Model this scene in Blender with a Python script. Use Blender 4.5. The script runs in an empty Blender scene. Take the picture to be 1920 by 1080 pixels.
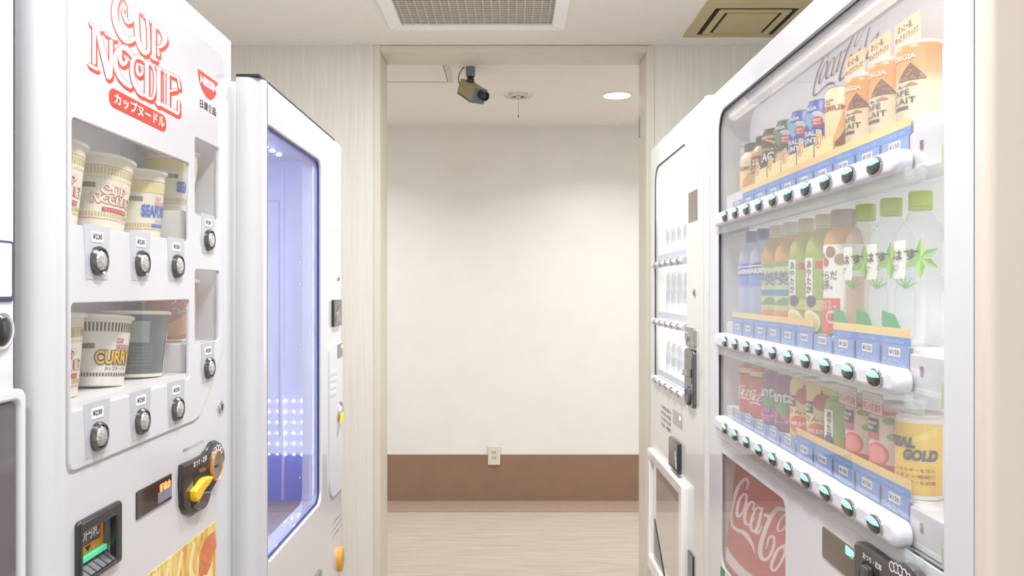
import bpy, math, random
from mathutils import Vector, Matrix
from mathutils.geometry import tessellate_polygon
random.seed(7)
scene = bpy.context.scene
COL = scene.collection
PI = math.pi

# ------------------------------------------------------------------ camera
# calibrated from the photograph: focal length in px (1920 wide), vanishing point, eye height
F, CX, CY, EYE = 1540.0, 952.0, 543.0, 1.355
cam_d = bpy.data.cameras.new('camera'); cam = bpy.data.objects.new('camera', cam_d); COL.objects.link(cam)
cam_d.sensor_width = 36.0; cam_d.lens = 36.0 * F / 1920.0
cam_d.shift_x = (960 - CX) / 1920.0; cam_d.shift_y = (CY - 540) / 1920.0
cam_d.clip_start = 0.02
cam.location = (0, 0, EYE); cam.rotation_euler = (PI / 2, 0, 0)
scene.camera = cam

# ------------------------------------------------------------------ world, exposure, lamps
scene.view_settings.view_transform = 'Standard'
scene.view_settings.look = 'None'
scene.view_settings.gamma = 1.0
scene.view_settings.use_curve_mapping = False
scene.view_settings.exposure = 0.5
scene.cycles.use_denoising = True
scene.cycles.max_bounces = 8
scene.cycles.use_adaptive_sampling = True
scene.cycles.adaptive_threshold = 0.025
scene.cycles.transparent_max_bounces = 16
scene.cycles.sample_clamp_indirect = 4.0
w = bpy.data.worlds.new('world'); scene.world = w; w.use_nodes = True
w.node_tree.nodes['Background'].inputs[0].default_value = (0.97, 0.985, 1.0, 1)
w.node_tree.nodes['Background'].inputs[1].default_value = 0.72

def disk_lamp(x, y, z, power, size=0.15, col=(0.985, 0.985, 1.0), spread=PI):
    d = bpy.data.lights.new('downlight_lamp', 'AREA'); d.shape = 'DISK'; d.size = size
    d.energy = power; d.color = col; d.spread = spread
    o = bpy.data.objects.new('downlight_lamp', d); COL.objects.link(o); o.location = (x, y, z)
    return o
ADDED_NEAR_LAMPS = [(0.0, -0.6), (0.0, 0.84), (0.0, 2.3)]  # aisle lamps are added, out of view, to light the near room
FAR_LAMPS = [(0.587, 4.41), (-1.1, 4.41), (1.9, 4.41)]  # first lamp is visible; the two side lamps are added, unseen
for (lx, ly), pw_ in zip(ADDED_NEAR_LAMPS, (11, 14, 19)): disk_lamp(lx, ly, 2.385, pw_, 0.17)
for (lx, ly) in FAR_LAMPS: disk_lamp(lx, ly, 2.392, 6.8, spread=2.4)

# ------------------------------------------------------------------ materials
def lin(c):
    return tuple(((v / 255) / 12.92 if v / 255 <= 0.04045 else ((v / 255 + 0.055) / 1.055) ** 2.4) for v in c) + (1.0,)
MATS = {}
def mat(name, col, rough=0.4, metal=0.0, emit=0.0, ecol=None, coat=0.0, noise=0.0, scale=40.0, alpha=None, bump=0.0, stretch=(1, 1, 1)):
    if name in MATS: return MATS[name]
    m = bpy.data.materials.new(name); m.use_nodes = True
    nt = m.node_tree; b = nt.nodes['Principled BSDF']
    b.inputs['Base Color'].default_value = lin(col)
    b.inputs['Roughness'].default_value = rough
    b.inputs['Metallic'].default_value = metal
    if coat:
        b.inputs['Coat Weight'].default_value = coat; b.inputs['Coat Roughness'].default_value = 0.03
    if emit:
        b.inputs['Emission Color'].default_value = lin(ecol or col); b.inputs['Emission Strength'].default_value = emit
    if noise or bump:
        tc = nt.nodes.new('ShaderNodeTexCoord'); mp = nt.nodes.new('ShaderNodeMapping'); n = nt.nodes.new('ShaderNodeTexNoise')
        mp.inputs['Scale'].default_value = stretch
        n.inputs['Scale'].default_value = scale; n.inputs['Detail'].default_value = 4
        nt.links.new(tc.outputs['Object'], mp.inputs[0]); nt.links.new(mp.outputs[0], n.inputs['Vector'])
        if noise:
            r = nt.nodes.new('ShaderNodeMapRange'); r.inputs[1].default_value = 0.3; r.inputs[2].default_value = 0.7
            mx = nt.nodes.new('ShaderNodeMix'); mx.data_type = 'RGBA'
            nt.links.new(n.outputs['Fac'], r.inputs[0]); nt.links.new(r.outputs[0], mx.inputs[0])
            mx.inputs[6].default_value = lin([max(0, v * (1 - noise)) for v in col])
            mx.inputs[7].default_value = lin([min(255, v * (1 + noise)) for v in col])
            nt.links.new(mx.outputs[2], b.inputs['Base Color'])
        if bump:
            bp = nt.nodes.new('ShaderNodeBump'); bp.inputs['Strength'].default_value = bump; bp.inputs['Distance'].default_value = 0.002
            nt.links.new(n.outputs['Fac'], bp.inputs['Height']); nt.links.new(bp.outputs[0], b.inputs['Normal'])
    MATS[name] = m
    return m

def glass(name, tint=(255, 255, 255), ior=1.5, body=0.0, bcol=(255, 255, 255), rough=0.0):
    """pane / clear plastic: see-through with Fresnel reflection, plus an optional milky body"""
    if name in MATS: return MATS[name]
    m = bpy.data.materials.new(name); m.use_nodes = True; nt = m.node_tree
    for n in list(nt.nodes):
        if n.type != 'OUTPUT_MATERIAL': nt.nodes.remove(n)
    out = [n for n in nt.nodes if n.type == 'OUTPUT_MATERIAL'][0]
    tr = nt.nodes.new('ShaderNodeBsdfTransparent'); tr.inputs[0].default_value = lin(tint)
    gl = nt.nodes.new('ShaderNodeBsdfGlossy'); gl.inputs['Roughness'].default_value = rough
    fr = nt.nodes.new('ShaderNodeFresnel'); fr.inputs['IOR'].default_value = ior
    mx = nt.nodes.new('ShaderNodeMixShader'); src = tr.outputs[0]
    if body:
        df = nt.nodes.new('ShaderNodeBsdfDiffuse'); df.inputs[0].default_value = lin(bcol)
        m2 = nt.nodes.new('ShaderNodeMixShader'); m2.inputs[0].default_value = body
        nt.links.new(tr.outputs[0], m2.inputs[1]); nt.links.new(df.outputs[0], m2.inputs[2]); src = m2.outputs[0]
    ge = nt.nodes.new('ShaderNodeNewGeometry'); m1 = nt.nodes.new('ShaderNodeMath'); m1.operation = 'MULTIPLY_ADD'
    m1.inputs[1].default_value = -2.0; m1.inputs[2].default_value = 1.0      # +1 on the front, -1 on the back of a pane
    pw = nt.nodes.new('ShaderNodeMath'); pw.operation = 'POWER'; pw.inputs[0].default_value = ior
    nt.links.new(ge.outputs['Backfacing'], m1.inputs[0]); nt.links.new(m1.outputs[0], pw.inputs[1]); nt.links.new(pw.outputs[0], fr.inputs['IOR'])
    nt.links.new(fr.outputs[0], mx.inputs[0]); nt.links.new(src, mx.inputs[1]); nt.links.new(gl.outputs[0], mx.inputs[2])
    nt.links.new(mx.outputs[0], out.inputs[0])
    MATS[name] = m
    return m

def ramp_mat(name, axis, stops, rough=0.35, coord='Object'):
    """printed colour gradient along an object axis; stops = [(position in metres, colour)]"""
    if name in MATS: return MATS[name]
    m = bpy.data.materials.new(name); m.use_nodes = True; nt = m.node_tree; b = nt.nodes['Principled BSDF']
    b.inputs['Roughness'].default_value = rough
    tc = nt.nodes.new('ShaderNodeTexCoord'); sp = nt.nodes.new('ShaderNodeSeparateXYZ'); mr = nt.nodes.new('ShaderNodeMapRange')
    cr = nt.nodes.new('ShaderNodeValToRGB')
    lo, hi = stops[0][0], stops[-1][0]
    mr.inputs[1].default_value = lo; mr.inputs[2].default_value = hi
    nt.links.new(tc.outputs[coord], sp.inputs[0]); nt.links.new(sp.outputs['XYZ'.index(axis)], mr.inputs[0]); nt.links.new(mr.outputs[0], cr.inputs[0])
    while len(cr.color_ramp.elements) < len(stops): cr.color_ramp.elements.new(0.5)
    for e, (p, c) in zip(cr.color_ramp.elements, stops):
        e.position = (p - lo) / (hi - lo); e.color = lin(c)
    nt.links.new(cr.outputs[0], b.inputs['Base Color'])
    MATS[name] = m
    return m

def stripes_mat(name, c1, c2, axis, freq, rough, distort=1.5, bump=0.15):
    m = bpy.data.materials.new(name); m.use_nodes = True; nt = m.node_tree; b = nt.nodes['Principled BSDF']
    b.inputs['Roughness'].default_value = rough
    tc = nt.nodes.new('ShaderNodeTexCoord'); mp = nt.nodes.new('ShaderNodeMapping'); n = nt.nodes.new('ShaderNodeTexNoise')
    s = [3.0, 3.0, 3.0]; s[axis] = freq; mp.inputs['Scale'].default_value = s
    n.inputs['Scale'].default_value = 1.0; n.inputs['Detail'].default_value = 5; n.inputs['Roughness'].default_value = 0.7; n.inputs['Distortion'].default_value = distort
    r = nt.nodes.new('ShaderNodeMapRange'); r.inputs[1].default_value = 0.35; r.inputs[2].default_value = 0.65
    mx = nt.nodes.new('ShaderNodeMix'); mx.data_type = 'RGBA'; mx.inputs[6].default_value = lin(c1); mx.inputs[7].default_value = lin(c2)
    bp = nt.nodes.new('ShaderNodeBump'); bp.inputs['Strength'].default_value = bump; bp.inputs['Distance'].default_value = 0.003
    nt.links.new(tc.outputs['Object'], mp.inputs[0]); nt.links.new(mp.outputs[0], n.inputs['Vector']); nt.links.new(n.outputs['Fac'], r.inputs[0])
    nt.links.new(r.outputs[0], mx.inputs[0]); nt.links.new(mx.outputs[2], b.inputs['Base Color'])
    nt.links.new(n.outputs['Fac'], bp.inputs['Height']); nt.links.new(bp.outputs[0], b.inputs['Normal'])
    MATS[name] = m
    return m

WHITE = mat('white_enamel', (208, 208, 212), 0.22, coat=0.6, noise=0.006, scale=3)
WHITE2 = mat('white_plastic', (214, 214, 219), 0.35)
PANEL = mat('white_acrylic_panel', (207, 207, 213), 0.12, coat=1.0)
WARMWHITE = mat('warm_white_enamel', (212, 212, 206), 0.28, coat=0.5, noise=0.006, scale=3)
GREY = mat('grey_plastic', (206, 207, 212), 0.4)
DGREY = mat('dark_grey_plastic', (92, 92, 96), 0.35)
BLACK = mat('black_plastic', (34, 32, 33), 0.22, coat=0.4)
GASKET = mat('black_gasket', (30, 30, 36), 0.5)
CHROME = mat('chrome', (205, 205, 208), 0.12, metal=1.0)
STEEL = mat('brushed_steel', (176, 174, 172), 0.3, metal=1.0, noise=0.05, scale=60)
PANE = glass('window_glass', ior=1.55)
PANE2 = glass('dusty_window_glass', ior=1.55, body=0.05, bcol=(240, 240, 242))  # milky body stands in for the wash of reflections on the glass
CLEAR = glass('clear_plastic', tint=(248, 250, 250), ior=1.45, body=0.10, bcol=(235, 238, 240))
INK = mat('black_ink', (40, 38, 40), 0.4)
GREYINK = mat('grey_ink', (120, 120, 124), 0.4)
WINK = mat('white_ink', (240, 240, 240), 0.3)
REDINK = mat('red_ink', (206, 52, 26), 0.4)

# ------------------------------------------------------------------ mesh helpers
class MB:
    def __init__(s): s.v = []; s.f = []; s.m = []
    def add(s, verts, faces, mi=0):
        o = len(s.v); s.v += [tuple(p) for p in verts]; s.f += [tuple(i + o for i in f) for f in faces]; s.m += [mi] * len(faces)
        return s
    def box(s, x0, x1, y0, y1, z0, z1, mi=0, b=0.0):
        if b <= 0:
            vs = [(x, y, z) for x in (x0, x1) for y in (y0, y1) for z in (z0, z1)]
            return s.add(vs, [(0, 1, 3, 2), (4, 6, 7, 5), (0, 4, 5, 1), (2, 3, 7, 6), (0, 2, 6, 4), (1, 5, 7, 3)], mi)
        pl = plate_geo(rrect(x0, x1, z0, z1, b * 1.2, 3), [], y1 - y0, b)
        return s.add([(x, y + y0, z) for x, y, z in pl[0]], pl[1], mi)
    def lathe(s, prof, seg=28, mis=None, c=(0, 0, 0), close=True):
        o = len(s.v); n = len(prof)
        for (r, z) in prof:
            for k in range(seg):
                a = 2 * PI * k / seg
                s.v.append((c[0] + r * math.sin(a), c[1] - r * math.cos(a), c[2] + z))
        for i in range(n - 1):
            for k in range(seg):
                k2 = (k + 1) % seg
                s.f.append((o + i * seg + k, o + i * seg + k2, o + (i + 1) * seg + k2, o + (i + 1) * seg + k)); s.m.append(mis[i] if mis else 0)
        if close:
            s.f.append(tuple(o + k for k in range(seg))[::-1]); s.m.append(mis[0] if mis else 0)
            s.f.append(tuple(o + (n - 1) * seg + k for k in range(seg))); s.m.append(mis[-1] if mis else 0)
        return s
    def tube(s, path, r, seg=10, mi=0):
        P = [Vector(p) for p in path]; o = len(s.v)
        rr = r if isinstance(r, (list, tuple)) else [r] * len(P)
        for i, p in enumerate(P):
            t = (P[min(i + 1, len(P) - 1)] - P[max(i - 1, 0)]).normalized()
            up = Vector((0, 0, 1)) if abs(t.z) < 0.95 else Vector((0, 1, 0))
            a = t.cross(up).normalized(); b = t.cross(a)
            for k in range(seg):
                th = 2 * PI * k / seg
                s.v.append(tuple(p + (a * math.cos(th) + b * math.sin(th)) * rr[i]))
        for i in range(len(P) - 1):
            for k in range(seg):
                k2 = (k + 1) % seg
                s.f.append((o + i * seg + k, o + (i + 1) * seg + k, o + (i + 1) * seg + k2, o + i * seg + k2)); s.m.append(mi)
        s.f.append(tuple(o + k for k in range(seg))); s.m.append(mi)
        s.f.append(tuple(o + (len(P) - 1) * seg + k for k in range(seg))[::-1]); s.m.append(mi)
        return s

def rrect(x0, x1, y0, y1, r, n=5):
    """rounded rectangle, counter-clockwise; r = one radius or (bl, br, tr, tl)"""
    R = r if isinstance(r, (tuple, list)) else (r, r, r, r)
    out = []
    for (cx, cy, a0, q) in ((x0, y0, PI, 0), (x1, y0, 1.5 * PI, 1), (x1, y1, 0, 2), (x0, y1, 0.5 * PI, 3)):
        rad = R[q]
        if rad <= 1e-6: out.append((cx, cy)); continue
        ox = cx + rad if q in (0, 3) else cx - rad; oy = cy + rad if q in (0, 1) else cy - rad
        for k in range(n + 1):
            a = a0 + 0.5 * PI * k / n
            out.append((ox + rad * math.cos(a), oy + rad * math.sin(a)))
    return out
def ellipse(cx, cy, rx, ry, n=24):
    return [(cx + rx * math.cos(2 * PI * k / n), cy + ry * math.sin(2 * PI * k / n)) for k in range(n)]
def area2(p): return sum(p[i][0] * p[(i + 1) % len(p)][1] - p[(i + 1) % len(p)][0] * p[i][1] for i in range(len(p)))
def ccw(p): return list(p) if area2(p) > 0 else list(p)[::-1]
def inset(loop, d):
    """move a CCW loop inwards by d"""
    if abs(d) < 1e-9: return list(loop)
    n = len(loop); out = []
    for i in range(n):
        a, b, c = Vector(loop[i - 1]), Vector(loop[i]), Vector(loop[(i + 1) % n])
        e1 = (b - a); e2 = (c - b)
        if e1.length < 1e-9 or e2.length < 1e-9: out.append(tuple(b)); continue
        e1.normalize(); e2.normalize()
        n1 = Vector((-e1.y, e1.x)); n2 = Vector((-e2.y, e2.x))
        m = n1 + n2
        if m.length < 1e-6: m = n1
        m.normalize(); k = max(0.35, m.dot(n1))
        q = b + m * (d / k); out.append((q.x, q.y))
    return out
def plate_geo(outer, holes, t, bev=0.0, bev_in=None, nb=3):
    """solid plate: front at y=0 facing -y, back at y=t, outline in (x,z), rounded front edges"""
    bev_in = bev if bev_in is None else bev_in
    outer = ccw(outer); holes = [ccw(h) for h in holes]
    V, FC = [], []
    def ring(loop, y): 
        o = len(V); V.extend((p[0], y, p[1]) for p in loop); return list(range(o, o + len(loop)))
    def strip(r1, r2, flip):
        n = len(r1)
        for i in range(n):
            j = (i + 1) % n
            FC.append((r1[i], r2[i], r2[j], r1[j]) if flip else (r1[i], r1[j], r2[j], r2[i]))
    fl, fi = [], []
    bk_l, bk_i = [], []
    for q, loop in enumerate([outer] + holes):
        b = bev if q == 0 else bev_in
        sgn = 1 if q == 0 else -1
        rings = []
        steps = range(nb + 1) if b > 0 else [nb]
        for k in steps:
            th = 0.5 * PI * k / nb
            lp = inset(loop, sgn * b * (1 - math.sin(th))); rings.append((lp, ring(lp, b * (1 - math.cos(th)))))
        back = ring(loop, t); 
        for (l1, a), (l2, c) in zip(rings, rings[1:]): strip(a, c, q == 0)
        strip(rings[-1][1], back, q == 0)
        fl.append([Vector((p[0], p[1], 0)) for p in rings[0][0]]); fi += rings[0][1]
        bk_l.append([Vector((p[0], p[1], 0)) for p in loop]); bk_i += back
    def fill(loops, idx, front):
        for tri in tessellate_polygon(loops):
            ids = [idx[k] for k in tri]
            a, b, c = [V[i] for i in ids]
            ar = (b[0] - a[0]) * (c[2] - a[2]) - (c[0] - a[0]) * (b[2] - a[2])
            if (ar < 0) == front: ids = ids[::-1]
            FC.append(tuple(ids))
    fill(fl, fi, True); fill(bk_l, bk_i, False)
    return V, FC
def plate(outer, holes=(), t=0.01, y=0.0, bev=0.0, bev_in=None, mi=0):
    v, f = plate_geo(outer, list(holes), t, bev, bev_in)
    return MB().add([(a, b + y, c) for a, b, c in v], f, mi)

def obj(name, mb, mats, parent=None, smooth=True, ang=35):
    me = bpy.data.meshes.new(name)
    me.from_pydata(mb.v, [], mb.f)
    for m in (mats if isinstance(mats, (list, tuple)) else [mats]): me.materials.append(m)
    for p, i in zip(me.polygons, mb.m): p.material_index = i
    me.validate(); me.update()
    if smooth:
        me.polygons.foreach_set('use_smooth', [True] * len(me.polygons))
        me.set_sharp_from_angle(angle=math.radians(ang))
        for p in me.polygons:                       # the flat fills of a plate stay flat
            if len(p.vertices) == 3 and max(abs(p.normal.x), abs(p.normal.y), abs(p.normal.z)) > 0.99999: p.use_smooth = False
    o = bpy.data.objects.new(name, me); COL.objects.link(o)
    if parent: o.parent = parent
    return o
def tag(o, label=None, cat=None, group=None, kind=None):
    if label: o['label'] = label
    if cat: o['category'] = cat
    if group: o['group'] = group
    if kind: o['kind'] = kind
    return o
def thing(name, label, cat, loc, rz=0.0, group=None, ry=0.0):
    o = bpy.data.objects.new(name, None); COL.objects.link(o); o.empty_display_size = 0.05
    o.location = loc; o.rotation_euler = (0, ry, rz)
    return tag(o, label, cat, group)
def dup(src, parent, loc=(0, 0, 0), name=None):
    c = src.copy(); COL.objects.link(c); c.parent = parent; c.location = loc
    return c
def struct(name, mb, m, smooth=False):
    return tag(obj(name, mb, m, None, smooth), kind='structure')

# ---- flat print: lettering and strokes in (x, z), lifted off the surface at depth y
_TX = {}
def text2d(s, bold=0.0):
    key = (s, bold)
    if key not in _TX:
        cu = bpy.data.curves.new('type', 'FONT'); cu.body = s; cu.offset = bold; cu.resolution_u = 3
        cu.align_x = 'LEFT'; cu.space_line = 0.95
        o = bpy.data.objects.new('type', cu); COL.objects.link(o)
        dg = bpy.context.evaluated_depsgraph_get(); dg.update()
        me = bpy.data.meshes.new_from_object(o.evaluated_get(dg))
        vs = [(v.co.x, v.co.y) for v in me.vertices]; fs = [tuple(p.vertices) for p in me.polygons]
        fs2 = []
        for f in fs:
            a = area2([vs[i] for i in f]); fs2.append(f if a > 0 else f[::-1])
        bpy.data.objects.remove(o); bpy.data.curves.remove(cu); bpy.data.meshes.remove(me)
        if vs:
            x0 = min(v[0] for v in vs); x1 = max(v[0] for v in vs); y0 = min(v[1] for v in vs); y1 = max(v[1] for v in vs)
            vs = [((x - x0) / (x1 - x0), (y - y0) / (y1 - y0)) for x, y in vs]
        _TX[key] = (vs, fs2)
    return _TX[key]
def txt(mb, s, x0, x1, z0, z1, y=-0.0004, bold=0.0, mi=0, shear=0.0, wrap=None):
    vs, fs = text2d(s, bold)
    pts = [(x0 + a * (x1 - x0) + shear * b * (z1 - z0), z0 + b * (z1 - z0)) for a, b in vs]
    mb.add([wrap(p[0], p[1]) for p in pts] if wrap else [(p[0], y, p[1]) for p in pts], fs, mi)
    return mb
def catmull(P, sub=5):
    if len(P) < 3: return P
    out = []
    for i in range(len(P) - 1):
        p0, p1, p2, p3 = P[max(i - 1, 0)], P[i], P[i + 1], P[min(i + 2, len(P) - 1)]
        for k in range(sub):
            t = k / sub
            out.append(tuple(0.5 * ((2 * b) + (-a + c) * t + (2 * a - 5 * b + 4 * c - d) * t * t + (-a + 3 * b - 3 * c + d) * t ** 3) for a, b, c, d in zip(p0, p1, p2, p3)))
    out.append(tuple(P[-1]))
    return out
def stroke(P, wd, cap=True, grow=0.0, sub=5):
    """brush stroke -> list of 2-D polygons; P points, wd widths per point"""
    if not isinstance(wd, (list, tuple)): wd = [wd] * len(P)
    Q = catmull([(p[0], p[1], q) for p, q in zip(P, wd)], sub)
    L, R = [], []
    for i, (x, y, q) in enumerate(Q):
        a, b = Q[max(i - 1, 0)], Q[min(i + 1, len(Q) - 1)]
        dx, dy = b[0] - a[0], b[1] - a[1]; d = math.hypot(dx, dy) or 1
        h = max(q, 0.0) / 2 + grow; nx, ny = -dy / d * h, dx / d * h
        L.append((x + nx, y + ny)); R.append((x - nx, y - ny))
    polys = [(L[i], L[i + 1], R[i + 1], R[i]) for i in range(len(Q) - 1)]
    if cap:
        for (x, y, q) in (Q[0], Q[-1]):
            r = q / 2 + grow
            if r > 0: polys.append(ellipse(x, y, r, r, 12))
    return polys
_LIFT = [0]
def polys_to(mb, polys, fn, mi=0):
    """add 2-D polygons through fn -> 3-D, all turned the same way (front = -y); each stroke lies a hair above the last"""
    _LIFT[0] = (_LIFT[0] + 1) % 90
    for k, p in enumerate(polys):
        lift = _LIFT[0] * 4e-6 + (2e-6 if len(p) > 4 else 0)
        q = [fn(*a) for a in p]; q = [(a[0], a[1] - lift, a[2]) for a in q]
        ar = sum(q[i][0] * q[(i + 1) % len(q)][2] - q[(i + 1) % len(q)][0] * q[i][2] for i in range(len(q)))
        if ar < 0: q = q[::-1]
        mb.add(q, [tuple(range(len(q)))], mi)
    return mb

# ---- print wrapped round a can / cup / bottle: s = arc length, z = height
def wrapper(R, e=0.0005, a0=0.0):
    Rf = R if callable(R) else (lambda z: R)
    def fn(s, z):
        r = Rf(z); th = a0 + s / (Rf(z) if not callable(R) else Rf(0.05))
        return ((r + e) * math.sin(th), -(r + e) * math.cos(th), z)
    return fn
def patch(mb, fn, s0, s1, zb, zt, n=10, mi=0, rows=1):
    """area between two curves zb(s), zt(s)"""
    zb_ = zb if callable(zb) else (lambda s: zb); zt_ = zt if callable(zt) else (lambda s: zt)
    vs, fs = [], []
    for i in range(n + 1):
        s = s0 + (s1 - s0) * i / n
        for k in range(rows + 1): vs.append(fn(s, zb_(s) + (zt_(s) - zb_(s)) * k / rows))
    for i in range(n):
        for k in range(rows):
            a = i * (rows + 1) + k; b = a + rows + 1
            fs.append((a, b, b + 1, a + 1))
    mb.add(vs, fs, mi)
    return mb
def blob(mb, fn, sc, zc, rs, rz, mi=0, n=14):
    h = lambda s: rz * math.sqrt(max(0.0, 1 - ((s - sc) / rs) ** 2))
    vs, fs = [], []
    for i in range(n + 1):
        s = sc - rs * math.cos(PI * i / n)
        vs += [fn(s, zc - h(s)), fn(s, zc + h(s))]
    for i in range(n): fs.append((2 * i, 2 * i + 2, 2 * i + 3, 2 * i + 1))
    mb.add(vs, fs, mi)
    return mb

def left_uv(X, Y0):
    """photo pixel -> (x along the face, z) on a left machine's front plane"""
    def fn(px, py):
        Y = F * X / (CX - px); return (Y - Y0, EYE + (CY - py) * Y / F)
    return fn
def right_uv(X, Y0):
    def fn(px, py):
        Y = F * X / (px - CX); return (Y0 - Y, EYE + (CY - py) * Y / F)
    return fn

# ================================================================== the room
CEIL = 2.40; YD = 3.51; YB = 5.256
wallpaper = stripes_mat('striped_wallpaper', (228, 224, 215), (239, 236, 229), 0, 150.0, 0.75, 0.6, 0.12)
plaster = mat('cream_wall_paint', (238, 236, 231), 0.8, noise=0.008, scale=6, bump=0.03)
ceil_m = mat('ceiling_paint', (248, 245, 238), 0.85, noise=0.006, scale=20, bump=0.04)
carpet = stripes_mat('ribbed_carpet', (168, 153, 139), (204, 191, 178), 1, 150.0, 0.95, 0.8, 0.5)
carpet2 = mat('carpet_border_wool', (164, 142, 126), 0.95, noise=0.08, scale=160, bump=0.4)
brown = mat('brown_skirting_vinyl', (146, 118, 96), 0.6, noise=0.02, scale=10)
frame_m = mat('cream_door_frame', (226, 221, 206), 0.45, noise=0.01, scale=8)

struct('floor', MB().box(-2.6, 3.4, -0.9, 5.30, -0.05, 0.0), carpet)
struct('trim_1', MB().box(-2.55, 3.35, 5.0, YB - 0.004, 0.0, 0.004), carpet2)
struct('ceiling', MB().box(-1.5, 1.5, -0.9, YD + 0.08, CEIL, CEIL + 0.05), ceil_m)
struct('wall_left', MB().box(-1.55, -1.45, -0.9, YD, 0, CEIL), wallpaper)
struct('wall_right', MB().box(1.45, 1.55, -0.9, YD, 0, CEIL), wallpaper)
DX0, DX1, DXO0, DXO1 = -0.545, 0.593, -0.574, 0.629
DTOP = EYE + 446 * YD / F
W0, W1 = DXO0 + 0.004, DXO1 - 0.004
dw = MB().box(-1.45, W0, YD + 0.004, YD + 0.19, 0, CEIL)
struct('wall_doorway_left', dw, wallpaper)
struct('wall_doorway_right', MB().box(W1, 1.45, YD + 0.004, YD + 0.19, 0, CEIL), wallpaper)
door = tag(bpy.data.objects.new('door_1', None), kind='structure'); COL.objects.link(door); door.location = (0, YD, 0)
obj('jamb', MB().box(DXO0, DX0, 0, 0.205, 0, DTOP + 0.028, b=0.003), frame_m, door)
obj('jamb', MB().box(DX1, DXO1, 0, 0.205, 0, DTOP + 0.028, b=0.003), frame_m, door)
obj('lintel', MB().box(DX0, DX1, 0.001, 0.205, DTOP, DTOP + 0.027, b=0.003), frame_m, door)
obj('strike_plate', MB().box(DX1 - 0.003, DX1, 0.15, 0.19, 2.04, 2.13), STEEL, door)
# the room beyond the doorway
struct('ceiling_far', MB().box(-2.6, 3.4, YD + 0.19, 5.30, CEIL, CEIL + 0.05), ceil_m)
struct('wall_far', MB().box(-2.6, 3.4, YB, YB + 0.1, 0, CEIL), plaster)
struct('wall_far_left', MB().box(-2.7, -2.6, YD + 0.1, YB + 0.1, 0, CEIL), plaster)
struct('wall_far_right', MB().box(3.4, 3.5, YD + 0.1, YB + 0.1, 0, CEIL), plaster)
struct('baseboard_far', MB().box(-2.6, 3.4, YB - 0.006, YB, 0, 0.30), brown)

# wall outlet
ou = thing('wall_outlet', 'cream wall outlet set across the top of the brown skirting', 'outlet', (-0.087, YB - 0.006, 0.235))
obj('cover_plate', plate(rrect(-0.039, 0.039, 0, 0.12, 0.004), t=0.008, y=-0.008, bev=0.003), mat('cream_plastic', (226, 220, 200), 0.4), ou)
for z in (0.048, 0.082):
    s_ = obj('socket', plate(rrect(-0.016, 0.016, z - 0.012, z + 0.012, 0.003), t=0.002, y=-0.0095, bev=0.0008), mat('cream_plastic_inner', (216, 208, 188), 0.45), ou)
    for x in (-0.008, 0.008): obj('slot', MB().box(x - 0.0015, x + 0.0015, -0.0102, -0.009, z - 0.005, z + 0.005), INK, s_)

# ceiling hatch
ht = thing('ceiling_hatch', 'square access hatch in the far ceiling beside the surveillance camera', 'hatch', (-0.58, 4.0, CEIL))
hx0, hx1, hy0, hy1 = -0.32, 0.305, -0.25, 0.126
fm = mat('hatch_frame_paint', (224, 217, 206), 0.5)
def flat_xy(outer, holes, t, bev=0.0):
    """plate hanging under a ceiling: outline in (x, y), front facing down"""
    v, f = plate_geo(outer, holes, t, bev)
    return MB().add([(a, c, b - t) for a, b, c in v], [g[::-1] for g in f])
obj('hatch_frame', flat_xy(rrect(hx0, hx1, hy0, hy1, 0), [rrect(hx0 + 0.022, hx1 - 0.022, hy0 + 0.022, hy1 - 0.022, 0)], 0.007), fm, ht, False)
obj('hatch_gap', MB().box(hx0 + 0.022, hx1 - 0.022, hy0 + 0.022, hy1 - 0.022, -0.0015, -0.0005), DGREY, ht, False)
obj('hatch_panel', MB().box(hx0 + 0.026, hx1 - 0.026, hy0 + 0.026, hy1 - 0.026, -0.006, -0.0015), ceil_m, ht, False)

# downlights
def ring_down(r0, r1, t): return flat_xy(ellipse(0, 0, r1, r1, 32), [ellipse(0, 0, r0, r0, 32)], t, 0.0015)
lampglow = mat('lit_lamp_diffuser', (255, 252, 246), 0.5, emit=14.0)
def downlight(x, y, label, lit=True, group=None):
    t = thing('downlight', label, 'ceiling light', (x, y, CEIL), group=group)
    if lit:
        obj('trim_ring', ring_down(0.072, 0.08, 0.006), mat('white_trim', (245, 243, 240), 0.4), t)
        obj('diffuser', MB().lathe([(0.07, -0.002), (0.072, -0.003), (0.05, -0.005), (0.001, -0.006)], 32), lampglow, t)
    else:
        obj('trim_ring', ring_down(0.076, 0.088, 0.005), mat('white_trim', (245, 243, 240), 0.4), t)
        obj('reflector', MB().lathe([(0.077, -0.002), (0.07, -0.010), (0.045, -0.014), (0.02, -0.010), (0.001, -0.009)][::-1], 32), mat('faceted_reflector', (220, 216, 210), 0.12, metal=1.0, bump=0.8, scale=90), t)
        for k in range(3):
            a = 0.6 + k * 2.1
            obj('bulb', MB().lathe([(0.004, -0.019), (0.012, -0.017), (0.015, -0.013), (0.006, -0.008)], 14, c=(0.028 * math.cos(a), 0.028 * math.sin(a), 0)), CHROME, t)
        obj('pull_cord', MB().tube([(0, -0.02, -0.01), (0, -0.02, -0.115)], 0.0012, 6), mat('cord_beige', (168, 158, 140), 0.6), t)
        obj('cord_bead', MB().lathe([(0.001, -0.125), (0.004, -0.121), (0.004, -0.116), (0.001, -0.112)], 10, c=(0, -0.02, 0)), mat('cord_brown', (128, 112, 88), 0.6), t)
    return t
downlight(0.587, 4.41, 'lit round white downlight in the far ceiling, right of the unlit one')
downlight(0.057, 4.41, 'unlit round downlight with mirrored reflector and thin hanging cord', lit=False)
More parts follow.
